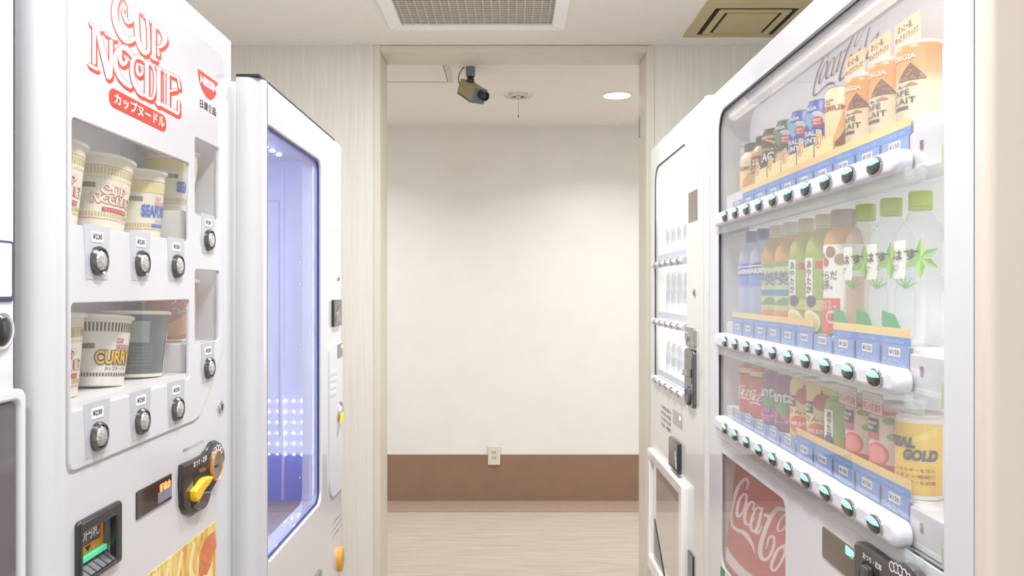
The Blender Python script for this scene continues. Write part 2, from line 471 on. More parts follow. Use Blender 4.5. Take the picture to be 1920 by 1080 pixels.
for (lx, ly), w_ in zip(ADDED_NEAR_LAMPS, ('above the viewer', 'midway along the aisle', 'close to the ceiling grille')): downlight(lx, ly, 'lit round downlight in the aisle ceiling ' + w_, group='aisle downlights')
for (lx, ly), w_ in zip(FAR_LAMPS[1:], ('left', 'right')): downlight(lx, ly, f'lit round downlight in the far ceiling, hidden {w_} of the doorway', group='far room side downlights')

# air return grille
gr = thing('ceiling_grille', 'white framed air return grille with wire mesh in the ceiling', 'air grille', (-0.1215, 2.87, CEIL))
go, gi = 0.3475, 0.293
GY0, GY1 = -0.41, 0.408
corner = [(-go, GY0), (go, GY0), (go, GY1), (-go, GY1)]; cin = [(-gi, GY0 + 0.06), (gi, GY0 + 0.06), (gi, GY1 - 0.06), (-gi, GY1 - 0.06)]
gm = mat('white_grille_frame', (255, 255, 255), 0.4)
for k in range(4):
    a, b, c, d = corner[k], corner[(k + 1) % 4], cin[(k + 1) % 4], cin[k]
    obj('frame_rail', flat_xy(inset(ccw([a, b, c, d]), 0.0008), [], 0.012, 0.003), gm, gr)
obj('filter_backing', MB().box(-gi, gi, GY0 + 0.06, GY1 - 0.06, -0.002, -0.0005), mat('grille_filter', (178, 170, 154), 0.9, noise=0.12, scale=220, bump=0.4), gr, False)
wire = mat('mesh_wire', (226, 222, 212), 0.4)
for name, n, along in (('mesh_wire', 19, 0), ('cross_wire', 34, 1)):
    for k in range(n):
        if along == 0:
            x = -gi + 2 * gi * (k + 0.5) / n; pts = [(x, GY0 + 0.06, -0.008), (x, GY1 - 0.06, -0.008)]
        else:
            y = GY0 + 0.06 + (GY1 - GY0 - 0.12) * (k + 0.5) / n; pts = [(-gi, y, -0.006), (gi, y, -0.006)]
        obj(name, MB().tube(pts, 0.0016, 6), wire, gr)

# ceiling cassette (beige)
ac = thing('ceiling_vent', 'beige square ceiling air vent with raised centre panel and dark slots', 'ceiling vent', (0.925, 3.165, CEIL))
acm = mat('beige_vent_plastic', (196, 183, 138), 0.5, noise=0.02, scale=12)
acs = mat('vent_slot_dark', (30, 26, 20), 0.8)
obj('outer_frame', flat_xy(rrect(-0.203, 0.203, -0.215, 0.223, 0.004), [rrect(-0.155, 0.155, -0.13, 0.19, 0.006)], 0.006, 0.002), acm, ac)
obj('dark_recess', MB().box(-0.155, 0.155, -0.13, 0.19, -0.002, -0.0005), acs, ac, False)
obj('inner_ring', flat_xy(rrect(-0.135, 0.135, -0.11, 0.18, 0.005), [rrect(-0.108, 0.108, -0.082, 0.165, 0.004)], 0.007, 0.002), acm, ac)
obj('centre_panel', flat_xy(rrect(-0.096, 0.096, -0.07, 0.158, 0.004), [], 0.007, 0.002), acm, ac)

# surveillance camera
cc = thing('security_camera', 'grey box security camera with black lens hanging above the doorway', 'camera', (-0.175, 3.86, CEIL))
cam_grey = mat('camera_grey_paint', (120, 132, 134), 0.4); cam_beige = mat('camera_side_beige', (172, 160, 128), 0.45)
obj('mount', MB().lathe([(0.021, -0.045), (0.022, -0.04), (0.022, 0.0)], 20), cam_grey, cc)
obj('mount_joint', MB().lathe([(0.014, -0.075), (0.018, -0.068), (0.018, -0.056), (0.013, -0.045)], 20), BLACK, cc)
bodym = Matrix.Translation((0.006, -0.004, -0.112)) @ Matrix.Rotation(math.radians(36), 4, 'Z') @ Matrix.Rotation(math.radians(30), 4, 'X')
def xf(mb, M): mb.v = [tuple(M @ Vector(p)) for p in mb.v]; return mb
b_ = obj('camera_body', xf(MB().box(-0.035, 0.035, -0.07, 0.065, -0.033, 0.033, b=0.004), bodym), cam_beige, cc)
obj('front_plate', xf(MB().box(-0.036, 0.036, -0.076, -0.07, -0.034, 0.034, b=0.003), bodym), cam_grey, b_)
obj('base_rail', xf(MB().box(-0.0365, 0.0365, -0.066, 0.062, -0.0385, -0.033), bodym), cam_grey, b_)
lensM = bodym @ Matrix.Rotation(math.radians(90), 4, 'X')
ln = obj('lens', xf(MB().lathe([(0.021, 0.07), (0.021, 0.092), (0.023, 0.094), (0.023, 0.112), (0.020, 0.116), (0.016, 0.116), (0.013, 0.108), (0.001, 0.106)], 24, c=(0.006, 0.012, 0)), lensM), BLACK, cc)
obj('lens_glass', xf(MB().lathe([(0.0125, 0.1085), (0.008, 0.111), (0.001, 0.112)], 18, c=(0.006, 0.012, 0)), lensM), mat('lens_coating', (44, 50, 66), 0.05, coat=1.0), ln)
obj('cable', MB().tube(catmull([(-0.032, 0.03, -0.085), (-0.05, 0.02, -0.075), (-0.058, 0.005, -0.05), (-0.045, -0.005, -0.02), (-0.03, -0.005, 0.0)]), 0.0028, 8), mat('grey_cable', (120, 116, 104), 0.5), cc)

# ================================================================== logos as brush strokes
# psychedelic two-line noodle logo, traced on the front panel (two magnified views of the print)
def _A(p): return (120 + p[0] / 8.309, p[1] / 8.309)
def _B(p): return (150 + p[0] / 6.0, 80 + p[1] / 6.0)
_SA = [([(1045, 600), (960, 625), (880, 560), (800, 420), (755, 250), (760, 80), (820, -60), (900, -70), (975, 20), (1015, 160), (1010, 290), (970, 335), (915, 280), (882, 190), (900, 130)], [90, 110, 110, 100, 90, 90, 90, 90, 100, 105, 100, 85, 55, 35, 20]),
       ([(1095, 140), (1100, 450), (1125, 650), (1190, 780), (1250, 825), (1285, 760), (1280, 500), (1258, 270)], [70, 75, 75, 80, 70, 50, 45, 45]),
       ([(1060, 120), (1190, 205)], 36), ([(1215, 250), (1300, 300)], 36),
       ([(1365, 400), (1365, 900)], 62), ([(1325, 880), (1410, 935)], 40), ([(1320, 335), (1400, 385)], 36),
       ([(1390, 400), (1470, 450), (1525, 550), (1535, 640), (1490, 710), (1430, 735)], [50, 65, 75, 80, 60, 40]), ([(1432, 780), (1442, 860)], 36),
       ([(430, 420), (430, 980)], 55), ([(375, 370), (545, 470)], 42), ([(360, 1010), (480, 1080)], 45),
       ([(480, 480), (570, 800), (664, 1190)], [60, 95, 95]), ([(695, 640), (698, 1020), (690, 1180)], [55, 60, 55]), ([(615, 520), (765, 610)], 40)]
_SB = [([(540, 490), (480, 450), (410, 360), (375, 250), (375, 140), (420, 70), (480, 55), (530, 100), (556, 145)], [48, 50, 55, 50, 50, 55, 60, 50, 36]),
       ([(430, 110), (425, 180), (455, 240), (490, 225), (495, 170), (470, 155)], [38, 42, 42, 34, 24, 14]),
       ([(690, 590), (640, 550), (585, 440), (560, 330), (565, 220), (605, 160), (660, 170), (690, 195)], [38, 45, 50, 45, 45, 50, 42, 28]),
       ([(620, 240), (615, 310), (645, 365), (675, 340), (672, 290), (655, 275)], [28, 32, 32, 26, 18, 10]),
       ([(728, 230), (728, 600)], 46), ([(705, 215), (780, 245), (815, 330), (820, 450), (812, 570), (780, 630), (725, 605)], [28, 28, 26, 26, 26, 28, 28]),
       ([(862, 300), (862, 690)], 44), ([(840, 275), (895, 300)], 24),
       ([(930, 350), (930, 690)], 16), ([(968, 370), (968, 720)], 34),
       ([(920, 320), (1075, 390)], 26), ([(1082, 400), (1098, 510)], 22), ([(985, 545), (1062, 530)], 22), ([(840, 665), (1078, 795)], 36), ([(1090, 660), (1090, 780)], 22)]
LOGO = [([_A(p) for p in P], [v / 8.309 for v in w_] if isinstance(w_, list) else w_ / 8.309) for P, w_ in _SA] + \
       [([_B(p) for p in P], [v / 6.0 for v in w_] if isinstance(w_, list) else w_ / 6.0) for P, w_ in _SB]
def logo_layers(mb_red, mb_white, fn, gr=1.1, sh=(2.6, 6.5), sub=5):
    """fn maps photo pixels of the logo to 3-D with a lift argument"""
    _LIFT[0] = 0
    for P, wd in LOGO:
        for k in range(3):
            o = (sh[0] * k / 2, sh[1] * k / 2)
            polys_to(mb_red, stroke([(x + o[0], y + o[1]) for x, y in P], wd, True, gr, sub), lambda a, b: fn(a, b, 0))
    for P, wd in LOGO: polys_to(mb_white, stroke(P, wd, True, 0, sub), lambda a, b: fn(a, b, 1))
_nuv = left_uv(0.53, 0.0)
def logo_norm(px, py):
    """logo pixels -> flat unit square (about 0..1 wide)"""
    Y, Z = _nuv(px, py); return ((Y - 1.025) / 0.31, (Z - EYE - 0.245) / 0.31)

# flowing script logo, traced on the tilted red panel
def _G(p): return (1340 + p[0] / 4.5, 840 + p[1] / 4.5)
_SC = [([(272, 345), (284, 300), (268, 262), (230, 285), (190, 350), (160, 450), (140, 560), (145, 640), (180, 685), (240, 710), (280, 750), (320, 820), (342, 895)], [16, 16, 22, 26, 30, 28, 22, 22, 26, 34, 36, 20, 3]),
       ([(250, 385), (208, 440), (190, 530), (200, 578), (236, 545), (264, 470), (268, 400), (246, 384)], [16, 24, 26, 22, 18, 20, 20, 14]),
       ([(322, 520), (335, 475), (310, 455), (275, 500), (255, 580), (265, 640), (300, 640), (335, 590)], [14, 14, 18, 24, 26, 24, 16, 10]),
       ([(395, 512), (352, 510), (317, 590), (305, 660), (322, 702), (352, 680), (380, 610)], [16, 18, 24, 26, 22, 16, 14]),
       ([(402, 510), (372, 640), (352, 706), (372, 718), (402, 655)], [22, 26, 26, 16, 8]),
       ([(428, 566), (452, 576)], 28),
       ([(600, 528), (540, 512), (490, 560), (440, 660), (400, 780), (385, 880), (408, 938), (450, 930), (490, 860), (505, 780), (490, 745), (460, 762), (436, 850)], [30, 34, 34, 36, 38, 38, 34, 26, 24, 22, 22, 18, 6]),
       ([(625, 540), (570, 585), (534, 660), (538, 700), (575, 690), (625, 620), (640, 560)], [12, 14, 16, 14, 12, 12, 12]),
       ([(600, 818), (535, 858), (488, 960), (482, 1015), (510, 1030), (560, 965), (594, 880), (580, 830)], [18, 26, 30, 26, 22, 22, 22, 16]),
       ([(690, 700), (640, 900), (615, 1060), (640, 1110), (690, 1060)], [24, 28, 30, 22, 10]),
       ([(775, 960), (715, 960), (665, 1070), (668, 1140), (715, 1120), (770, 1000)], [18, 22, 28, 26, 20, 16]),
       ([(785, 960), (745, 1120), (760, 1180), (810, 1120)], [24, 28, 22, 8])]
SCRIPT = [([_G(p) for p in P], [v / 4.5 for v in w_] if isinstance(w_, list) else w_ / 4.5) for P, w_ in _SC]
_ruv = right_uv(0.525, 0.0)
def script_norm(px, py):
    x, z = _ruv(px, py)
    return ((x + 1.88) / 0.55, (z - EYE + 0.46) / 0.55)
def script_polys(grow=0.0):
    out = []
    for P, wd in SCRIPT:
        for q in stroke(P, wd, True, grow): out.append([script_norm(*a) for a in q])
    return out
SCRIPT_POLYS = script_polys()
_xs = [a[0] for q in SCRIPT_POLYS for a in q]; _zs = [a[1] for q in SCRIPT_POLYS for a in q]
_sx0, _sw, _sz0 = min(_xs), max(_xs) - min(_xs), min(_zs)
def script_unit(px, py):
    """script logo pixels -> unit width, z from 0"""
    x, z = script_norm(px, py); return ((x - _sx0) / _sw, (z - _sz0) / _sw)
SCRIPT_H = (max(_zs) - _sz0) / _sw

# ================================================================== instant noodle machine (left)
NX, NY0, NW, NTOP = 0.53, 0.952, 0.621, 1.83
nuv = left_uv(NX, NY0)
nm = thing('vending_machine', 'white cup noodle vending machine with red logo on its front', 'vending machine', (-NX, NY0, 0), PI / 2)
obj('cabinet', MB().box(0.002, NW - 0.002, 0.17, 0.80, 0.06, NTOP - 0.004, b=0.004), WHITE, nm)
buv = left_uv(NX - 0.006, NY0)
bu0, bu1 = buv(149, 0)[0], buv(231, 0)[0]; bz1 = buv(228, 938)[1]; bz0 = bz1 - 0.084
BILL = rrect(bu0 + 0.003, bu1 - 0.003, bz0 + 0.003, bz1 - 0.003, 0.003)
cav = (0.031, 0.595, 1.19, 1.655)
obj('door', plate(rrect(0.03, NW, 0.10, NTOP, 0.002, 3), [[(0.0395, 1.195), (0.50, 1.195), (0.562, 1.25), (0.562, 1.655), (0.0395, 1.655)], BILL], 0.165, 0, 0.0, 0.0), WHITE, nm)
def corner_post(parent, x_in, x_out, r, depth, z0, z1, m):
    """quarter-round vertical edge of a door; x_in = where it meets the flat face, x_out = outer side"""
    sg = 1 if x_out > x_in else -1; mb = MB(); n = 8
    pts = [(x_in + sg * r * math.sin(0.5 * PI * k / n), r - r * math.cos(0.5 * PI * k / n)) for k in range(n + 1)] + [(x_out, depth), (x_in, depth)]
    N = len(pts); vs = [(a, b, z0) for a, b in pts] + [(a, b, z1) for a, b in pts]
    fs = [(k, (k + 1) % N, N + (k + 1) % N, N + k) for k in range(N)] + [tuple(range(N))[::-1], tuple(range(N, 2 * N))]
    if sg < 0: fs = [f[::-1] for f in fs]
    return obj('corner_post', mb.add(vs, fs), m, parent)
corner_post(nm, 0.03, 0.0, 0.03, 0.165, 0.10, NTOP, WHITE)
for fx in (0.06, NW - 0.06):
    obj('foot', MB().lathe([(0.025, 0.0), (0.025, 0.01), (0.012, 0.015), (0.012, 0.065)], 16, c=(fx, 0.25, 0)), DGREY, nm)
obj('kick_plate', MB().box(0.01, NW - 0.01, 0.05, 0.06, 0.012, 0.10), DGREY, nm)
# raised front panel with the four windows
pan = [nuv(*p) for p in ((418, 655), (418, 150), (417, 118), (412, 105), (404, 95), (300, 14))]
ztop = nuv(404, 95)[1]
pan = [nuv(418, 655), (nuv(418, 0)[0], ztop - 0.018), (nuv(418, 0)[0] - 0.006, ztop - 0.005), (nuv(418, 0)[0] - 0.02, ztop),
       (0.052, ztop), (0.041, ztop - 0.006), (0.036, ztop - 0.02)]
zb = nuv(372, 785)[1]
pan += [(0.036, zb + 0.012), (0.04, zb + 0.003), (0.048, zb), (nuv(362, 0)[0], zb), (nuv(372, 0)[0], zb + 0.004), (nuv(379, 0)[0], zb + 0.018)]
def win(px0, px1, zt, zb_): return (nuv(px0, 0)[0], nuv(px1, 0)[0], zb_, zt)
WINS = [win(131.5, 353, nuv(131.5, 219)[1], nuv(353, 453)[1]), win(130, 353, nuv(353, 562)[1], nuv(353, 710)[1]),
        win(363, 409, nuv(363, 256)[1], nuv(363, 402)[1]), win(363, 409, nuv(363, 505)[1], nuv(363, 645)[1])]
obj('front_panel', plate(pan, [rrect(*q, 0.006) for q in WINS], 0.006, -0.0025, 0.002, 0.0015), PANEL, nm)
inset_line = inset(ccw(pan), -0.0025)
obj('panel_seam', plate(inset_line, [inset(ccw(pan), 0.001)], 0.001, -0.0008, 0), mat('seam_grey', (176, 176, 180), 0.5), nm)
for q in WINS: obj('window_pane', plate(rrect(q[0] + 0.0005, q[1] - 0.0005, q[2] + 0.0005, q[3] - 0.0005, 0.0055), [], 0.002, 0.0005, 0), PANE, nm)
# display cavity fittings
inner = mat('display_liner', (206, 203, 204), 0.5)
obj('display_back', MB().box(cav[0], cav[1], 0.155, 0.16, cav[2], cav[3]), inner, nm, False)
obj('display_shelf', MB().box(cav[0] + 0.002, cav[1] - 0.002, 0.002, 0.154, 1.424, 1.434), inner, nm)
obj('display_shelf', MB().box(cav[0] + 0.002, cav[1] - 0.002, 0.002, 0.154, 1.206, 1.216), mat('shelf_white', (228, 227, 228), 0.35), nm)
obj('riser', MB().box(0.425, cav[1] - 0.002, 0.012, 0.15, 1.434, 1.488, b=0.002), inner, nm)
obj('riser', MB().box(0.425, cav[1] - 0.002, 0.012, 0.15, 1.216, 1.264, b=0.002), inner, nm)
lampw = mat('machine_tube_light', (255, 253, 250), 0.5, emit=3.2)  # added, unseen tubes that brighten the noodle display
for z in (1.648, 1.418):
    obj('tube_light', MB().tube([(cav[0] + 0.02, 0.022, z), (cav[1] - 0.02, 0.022, z)], 0.005, 10), lampw, nm)
# buttons with grey stickers and prices
sticker = mat('grey_sticker', (184, 185, 192), 0.4)
def crystal(mb, c, r, y0):
    mb.lathe([(r, 0), (r, 0.003), (r * 0.84, 0.006), (r * 0.78, 0.004)], 24, close=False); return mb
facet = mat('faceted_button', (214, 214, 214), 0.08, metal=0.9, bump=1.0, scale=260)
for (px, py, sm) in ((178, 489, 0), (260, 494, 0), (327, 499, 0), (387, 450, 1), (178, 818, 0), (260, 790, 0), (327, 767, 0), (387, 690, 1)):
    u, z = nuv(px, py)
    wt, wb = (0.034, 0.027) if not sm else (0.033, 0.028)
    zt_, zb_ = z + 0.045, z - 0.024
    st = obj('price_sticker', plate([(u - wb, zb_), (u + wb, zb_), (u + wt, zt_), (u - wt, zt_)], [], 0.0006, -0.0031), sticker, nm)
    obj('price_tag', plate(rrect(u - 0.015, u + 0.015, z + 0.0235, z + 0.037, 0.002), [], 0.0006, -0.0037), WINK, st)
    obj('price_lettering', txt(MB(), '¥230', u - 0.013, u + 0.011, z + 0.0275, z + 0.0345, -0.0041, 0.02), INK, st)
    bt = obj('button', xf(MB().lathe([(0.019, 0), (0.019, 0.004), (0.0165, 0.0075), (0.0145, 0.006), (0.0145, 0.003)], 28), Matrix.Translation((u, -0.0030, z)) @ Matrix.Rotation(PI / 2, 4, 'X')), mat('dark_chrome', (120, 118, 118), 0.18, metal=1.0), nm)
    obj('button_crystal', xf(MB().lathe([(0.0145, 0.004), (0.012, 0.0075), (0.007, 0.0095), (0.001, 0.010)], 14), Matrix.Translation((u, -0.0030, z)) @ Matrix.Rotation(PI / 2, 4, 'X')), facet, bt, False)
# logo, company mark
yl = (-0.0027, -0.0031)
mr_, mw_ = MB(), MB()
logo_layers(mr_, mw_, lambda a, b, k: (nuv(a, b)[0], yl[k], nuv(a, b)[1]))
obj('logo_outline', mr_, REDINK, nm, False); obj('logo_lettering', mw_, mat('logo_white_ink', (210, 206, 211), 0.4), nm, False)
pa, pb = nuv(209, 183.5), nuv(302, 231)
pill = obj('logo_pill', polys_to(MB(), stroke([pa, pb], 0.0255, True), lambda a, b: (a, -0.0029, b)), REDINK, nm, False)
kx0, kx1 = nuv(209, 0)[0], nuv(304, 0)[0]; kz0 = nuv(209, 190)[1]; kz1 = nuv(209, 173)[1]
tmp = txt(MB(), 'カップヌードル', kx0, kx1, 0, 1, -0.0037, 0.03)
zl0, zl1 = nuv(209, 197)[1] + 0.002, nuv(209, 172)[1]; zr0, zr1 = nuv(304, 243)[1] + 0.001, nuv(304, 222)[1] + 0.002
tmp.v = [(x, y, (zl0 + (zr0 - zl0) * (x - kx0) / (kx1 - kx0)) + z * ((zl1 - zl0) + ((zr1 - zr0) - (zl1 - zl0)) * (x - kx0) / (kx1 - kx0))) for x, y, z in tmp.v]
obj('pill_lettering', tmp, WINK, pill, False)
bowl = [nuv(*p) for p in ((368, 129), (405.5, 156), (404, 172), (399, 184), (392, 188), (384, 183), (376, 168), (370, 148))]
nb_ = obj('company_mark', plate(bowl, [], 0.0005, -0.0031), REDINK, nm, False)
a0, a1 = nuv(371, 150), nuv(403, 157)
obj('mark_lettering', txt(MB(), 'NISSIN', nuv(371.5, 0)[0], nuv(403.5, 0)[0], nuv(385, 164)[1], nuv(385, 148)[1], -0.0037, 0.05), WINK, nb_, False)
obj('company_lettering', txt(MB(), '日清食品', nuv(372, 0)[0], nuv(402, 0)[0], nuv(386, 209)[1], nuv(386, 193)[1], -0.0031, 0.015), INK, nm, False)
# lock
def knob(parent, u, z, r, y, m=None, name='lock'):
    k = obj(name, xf(MB().lathe([(r, 0), (r, 0.002), (r * 0.85, 0.004), (r * 0.4, 0.004), (0.0005, 0.003)], 20), Matrix.Translation((u, y, z)) @ Matrix.Rotation(PI / 2, 4, 'X')), m or CHROME, parent)
    obj('key_slot', MB().box(u - 0.0012, u + 0.0012, y - 0.0046, y - 0.003, z - r * 0.5, z + r * 0.5), INK, k, False)
    return k
knob(nm, *nuv(413, 763), 0.0115, 0)
# coin unit
cuv = left_uv(NX - 0.007, NY0)
def _D(p): return cuv(330 + p[0] / 5.682, 800 + p[1] / 5.684)
cu_out = [_D(p) for p in ((72, 410), (95, 395), (200, 350), (300, 300), (345, 240), (390, 165), (440, 142), (490, 170), (522, 240), (528, 340), (500, 460), (430, 620), (330, 790), (250, 920), (180, 962), (110, 930), (72, 850), (62, 620))]
cu = obj('coin_unit', plate(cu_out, [], 0.007, -0.007, 0.005), BLACK, nm)
cav_ = catmull([_D(p) for p in ((190, 490), (225, 440), (290, 420), (345, 450), (365, 560), (350, 690), (325, 830), (250, 895), (165, 850), (185, 680), (190, 490))], 3)[:-1]
obj('return_recess', plate(cav_, [], 0.001, -0.0075), mat('recess_black', (14, 12, 12), 0.5), cu)
obj('return_window', plate([_D(p) for p in ((235, 455), (290, 428), (325, 440), (310, 470), (245, 490))], [], 0.001, -0.0082), mat('amber_window', (150, 74, 40), 0.2), cu)
obj('return_lever', plate(catmull([_D(p) for p in ((150, 690), (200, 620), (260, 548), (345, 528), (310, 610), (250, 690), (215, 760), (180, 802), (155, 770), (150, 690))], 3)[:-1], [], 0.010, -0.017, 0.004), mat('yellow_lever', (238, 190, 34), 0.3, noise=0.05, scale=60), cu)
obj('scoop', plate(catmull([_D(p) for p in ((240, 700), (350, 690), (330, 800), (290, 875), (230, 890), (170, 850), (225, 790), (240, 700))], 3)[:-1], [], 0.006, -0.011, 0.003), mat('smoke_plastic', (112, 112, 118), 0.08, metal=0.5), cu)
cxu, cxz = _D((424, 412))
rot = lambda u, y, z: Matrix.Translation((u, y, z)) @ Matrix.Rotation(PI / 2, 4, 'X')
obj('coin_ring', xf(MB().lathe([(0.0275, 0), (0.0275, 0.004), (0.0255, 0.005), (0.0245, 0.003)], 32), rot(cxu, -0.007, cxz)), mat('amber_ring', (214, 150, 70), 0.3), cu)
slot = obj('coin_slot', xf(MB().lathe([(0.0243, 0.0015), (0.022, 0.004), (0.0155, 0.0035), (0.001, 0.003)], 32), rot(cxu, -0.007, cxz)), STEEL, cu)
obj('slit', MB().box(cxu - 0.012, cxu + 0.002, -0.0116, -0.0095, cxz - 0.0016, cxz + 0.0016), INK, slot, False)
obj('coin_lettering', txt(MB(), 'おつり・返却', _D((185, 0))[0], _D((325, 0))[0], _D((255, 450))[1] + 0.008, _D((255, 400))[1] + 0.010, -0.0076, 0.02), WINK, cu, False)
cg = MB()
for k in range(5):
    a = 0.85 + k * 0.36; ccx, ccz = cxu + 0.034 * math.cos(a) - 0.013, cxz + 0.034 * math.sin(a)
    v, f = plate_geo(ellipse(ccx, ccz, 0.0058, 0.0058, 16), [ellipse(ccx, ccz, 0.0044, 0.0044, 16)], 0.0004)
    cg.add([(p[0], p[1] - 0.0146, p[2]) for p in v], f)
obj('coin_symbols', cg, WINK, cu, False)
obj('notice_lettering', txt(MB(), '硬貨はゆっくり入れてください', nuv(343, 0)[0], nuv(383, 0)[0], nuv(343, 850)[1], nuv(343, 842)[1], -0.0004), GREYINK, nm, False)
# display
d0, d1 = nuv(254.5, 0)[0], nuv(320, 0)[0]; dz1, dz0 = nuv(320, 887)[1], nuv(320, 935)[1]
ds = obj('price_display', plate(rrect(d0, d1, dz0, dz1, 0.002), [], 0.003, -0.002, 0.001), mat('display_black', (30, 22, 26), 0.08, coat=1.0), nm)
ledr = mat('red_led', (255, 120, 70), 0.5, emit=5.0, ecol=(255, 84, 40))
obj('led_lettering', txt(MB(), '販売中', d1 - 0.045, d1 - 0.006, dz1 - 0.024, dz1 - 0.007, -0.0024, 0.03), ledr, ds, False)
obj('small_screen', plate(rrect(d1 - 0.052, d1 - 0.003, dz0 + 0.005, dz0 + 0.021, 0.002), [], 0.0006, -0.0026), mat('lcd_grey', (124, 126, 146), 0.3), ds)
# bill slot
bl = obj('bill_slot', plate(rrect(bu0, bu1, bz0, bz1, 0.006), [rrect(bu0 + 0.010, bu1 - 0.016, bz0 + 0.008, bz1 - 0.016, 0.003)], 0.010, -0.006, 0.004, 0.002), BLACK, nm)
obj('bill_recess', MB().box(bu0 + 0.004, bu1 - 0.004, 0.030, 0.034, bz0 + 0.004, bz1 - 0.004), BLACK, bl, False)
gx0, gx1 = bu0 + 0.010, bu1 - 0.016
obj('bill_plate', plate([(gx0, bz1 - 0.016 - 0.026), (gx1, bz1 - 0.016 - 0.026), (gx1, bz1 - 0.016), (gx0, bz1 - 0.016)], [], 0.004, 0.012), mat('bill_label_grey', (96, 96, 100), 0.35), bl)
obj('bill_lettering', txt(MB(), '1000円札', gx0 + 0.004, gx1 - 0.014, bz1 - 0.037, bz1 - 0.021, 0.0115, 0.02), WINK, bl, False)
obj('bill_edge', plate([(gx1 - 0.012, bz1 - 0.058), (gx1 - 0.005, bz1 - 0.058), (gx1 - 0.005, bz1 - 0.018), (gx1 - 0.012, bz1 - 0.018)], [], 0.001, 0.0109), mat('orange_label', (232, 150, 50), 0.35), bl)
obj('orange_strip', plate([(gx0, bz1 - 0.053), (gx1 - 0.005, bz1 - 0.053), (gx1 - 0.005, bz1 - 0.0425), (gx0, bz1 - 0.0425)], [], 0.004, 0.0115), mat('orange_label', (232, 150, 50), 0.35), bl)
am = (gx0 + gx1) / 2
obj('arrow_mark', plate([(am - 0.007, bz1 - 0.0445), (am, bz1 - 0.0515), (am + 0.007, bz1 - 0.0445)], [], 0.0004, 0.0109), INK, bl)
obj('green_light', MB().box(gx0, gx1 - 0.004, 0.006, 0.014, bz1 - 0.061, bz1 - 0.0535, b=0.001), mat('green_light_bar', (80, 190, 140), 0.2, emit=0.35), bl)
obj('tray', MB().add([(gx0, 0.014, bz1 - 0.062), (gx1, 0.014, bz1 - 0.062), (gx1, -0.004, bz0 + 0.009), (gx0, -0.004, bz0 + 0.009)], [(0, 3, 2, 1)]), DGREY, bl, False)
for k in range(6):
    x = gx0 + 0.008 + k * (gx1 - gx0 - 0.016) / 5
    obj('tray_rib', MB().add([(x - 0.0015, 0.0125, bz1 - 0.0625), (x + 0.0015, 0.0125, bz1 - 0.0625), (x + 0.0015, -0.0052, bz0 + 0.0095), (x - 0.0015, -0.0052, bz0 + 0.0095)], [(0, 3, 2, 1)]), mat('rib_grey', (70, 70, 74), 0.4), bl, False)
# noodle photograph print
def photo_mat():
    m = bpy.data.materials.new('noodle_photo_print'); m.use_nodes = True; nt = m.node_tree; b = nt.nodes['Principled BSDF']
    tc = nt.nodes.new('ShaderNodeTexCoord'); mp = nt.nodes.new('ShaderNodeMapping'); mp.inputs['Scale'].default_value = (30, 1, 9); mp.inputs['Rotation'].default_value = (0, 0.5, 0)
    n = nt.nodes.new('ShaderNodeTexNoise'); n.inputs['Scale'].default_value = 1.0; n.inputs['Detail'].default_value = 2; n.inputs['Distortion'].default_value = 1.0
    cr = nt.nodes.new('ShaderNodeValToRGB')
    for k, (p, c) in enumerate(((0.3, (196, 120, 44)), (0.42, (214, 168, 74)), (0.52, (226, 196, 106)), (0.62, (238, 222, 160)), (0.75, (214, 160, 70)))):
        if k >= len(cr.color_ramp.elements): cr.color_ramp.elements.new(p)
        cr.color_ramp.elements[k].position = p; cr.color_ramp.elements[k].color = lin(c)
    nt.links.new(tc.outputs['Object'], mp.inputs[0]); nt.links.new(mp.outputs[0], n.inputs['Vector']); nt.links.new(n.outputs['Fac'], cr.inputs[0]); nt.links.new(cr.outputs[0], b.inputs['Base Color'])
    b.inputs['Roughness'].default_value = 0.2
    return m
pu0, pu1, pz1 = 0.11, nuv(404.5, 0)[0], nuv(404, 977)[1]
pr = obj('photo_print', plate([(pu0, 0.55), (pu1, 0.55), (pu1, pz1), (pu0, pz1)], [], 0.0008, -0.0008), photo_mat(), nm, False)
flatp = lambda y: (lambda a, b: (a, y, b))
obj('printed_shrimp', polys_to(MB(), stroke([(pu1 - 0.005, pz1 - 0.03), (pu1 - 0.05, pz1 - 0.05), (pu1 - 0.075, pz1 - 0.09)], [0.03, 0.06, 0.02], False), flatp(-0.0012)), mat('shrimp_orange', (206, 116, 66), 0.3, noise=0.12, scale=80), pr, False)
obj('printed_egg', plate(ellipse(pu1 - 0.085, pz1 - 0.125, 0.075, 0.05, 28), [], 0.0003, -0.0014), mat('egg_white', (238, 238, 214), 0.3), pr, False)
for k in range(6):
    x = pu0 + 0.05 + k * 0.052
    obj('printed_noodle', polys_to(MB(), stroke([(x, pz1 - 0.14), (x + 0.012, pz1 - 0.08), (x - 0.004, pz1 - 0.045), (x + 0.014, pz1 - 0.006)], [0.016, 0.018, 0.016, 0.014], False), flatp(-0.0010)), mat('noodle_cream', (238, 218, 150), 0.3), pr, False)

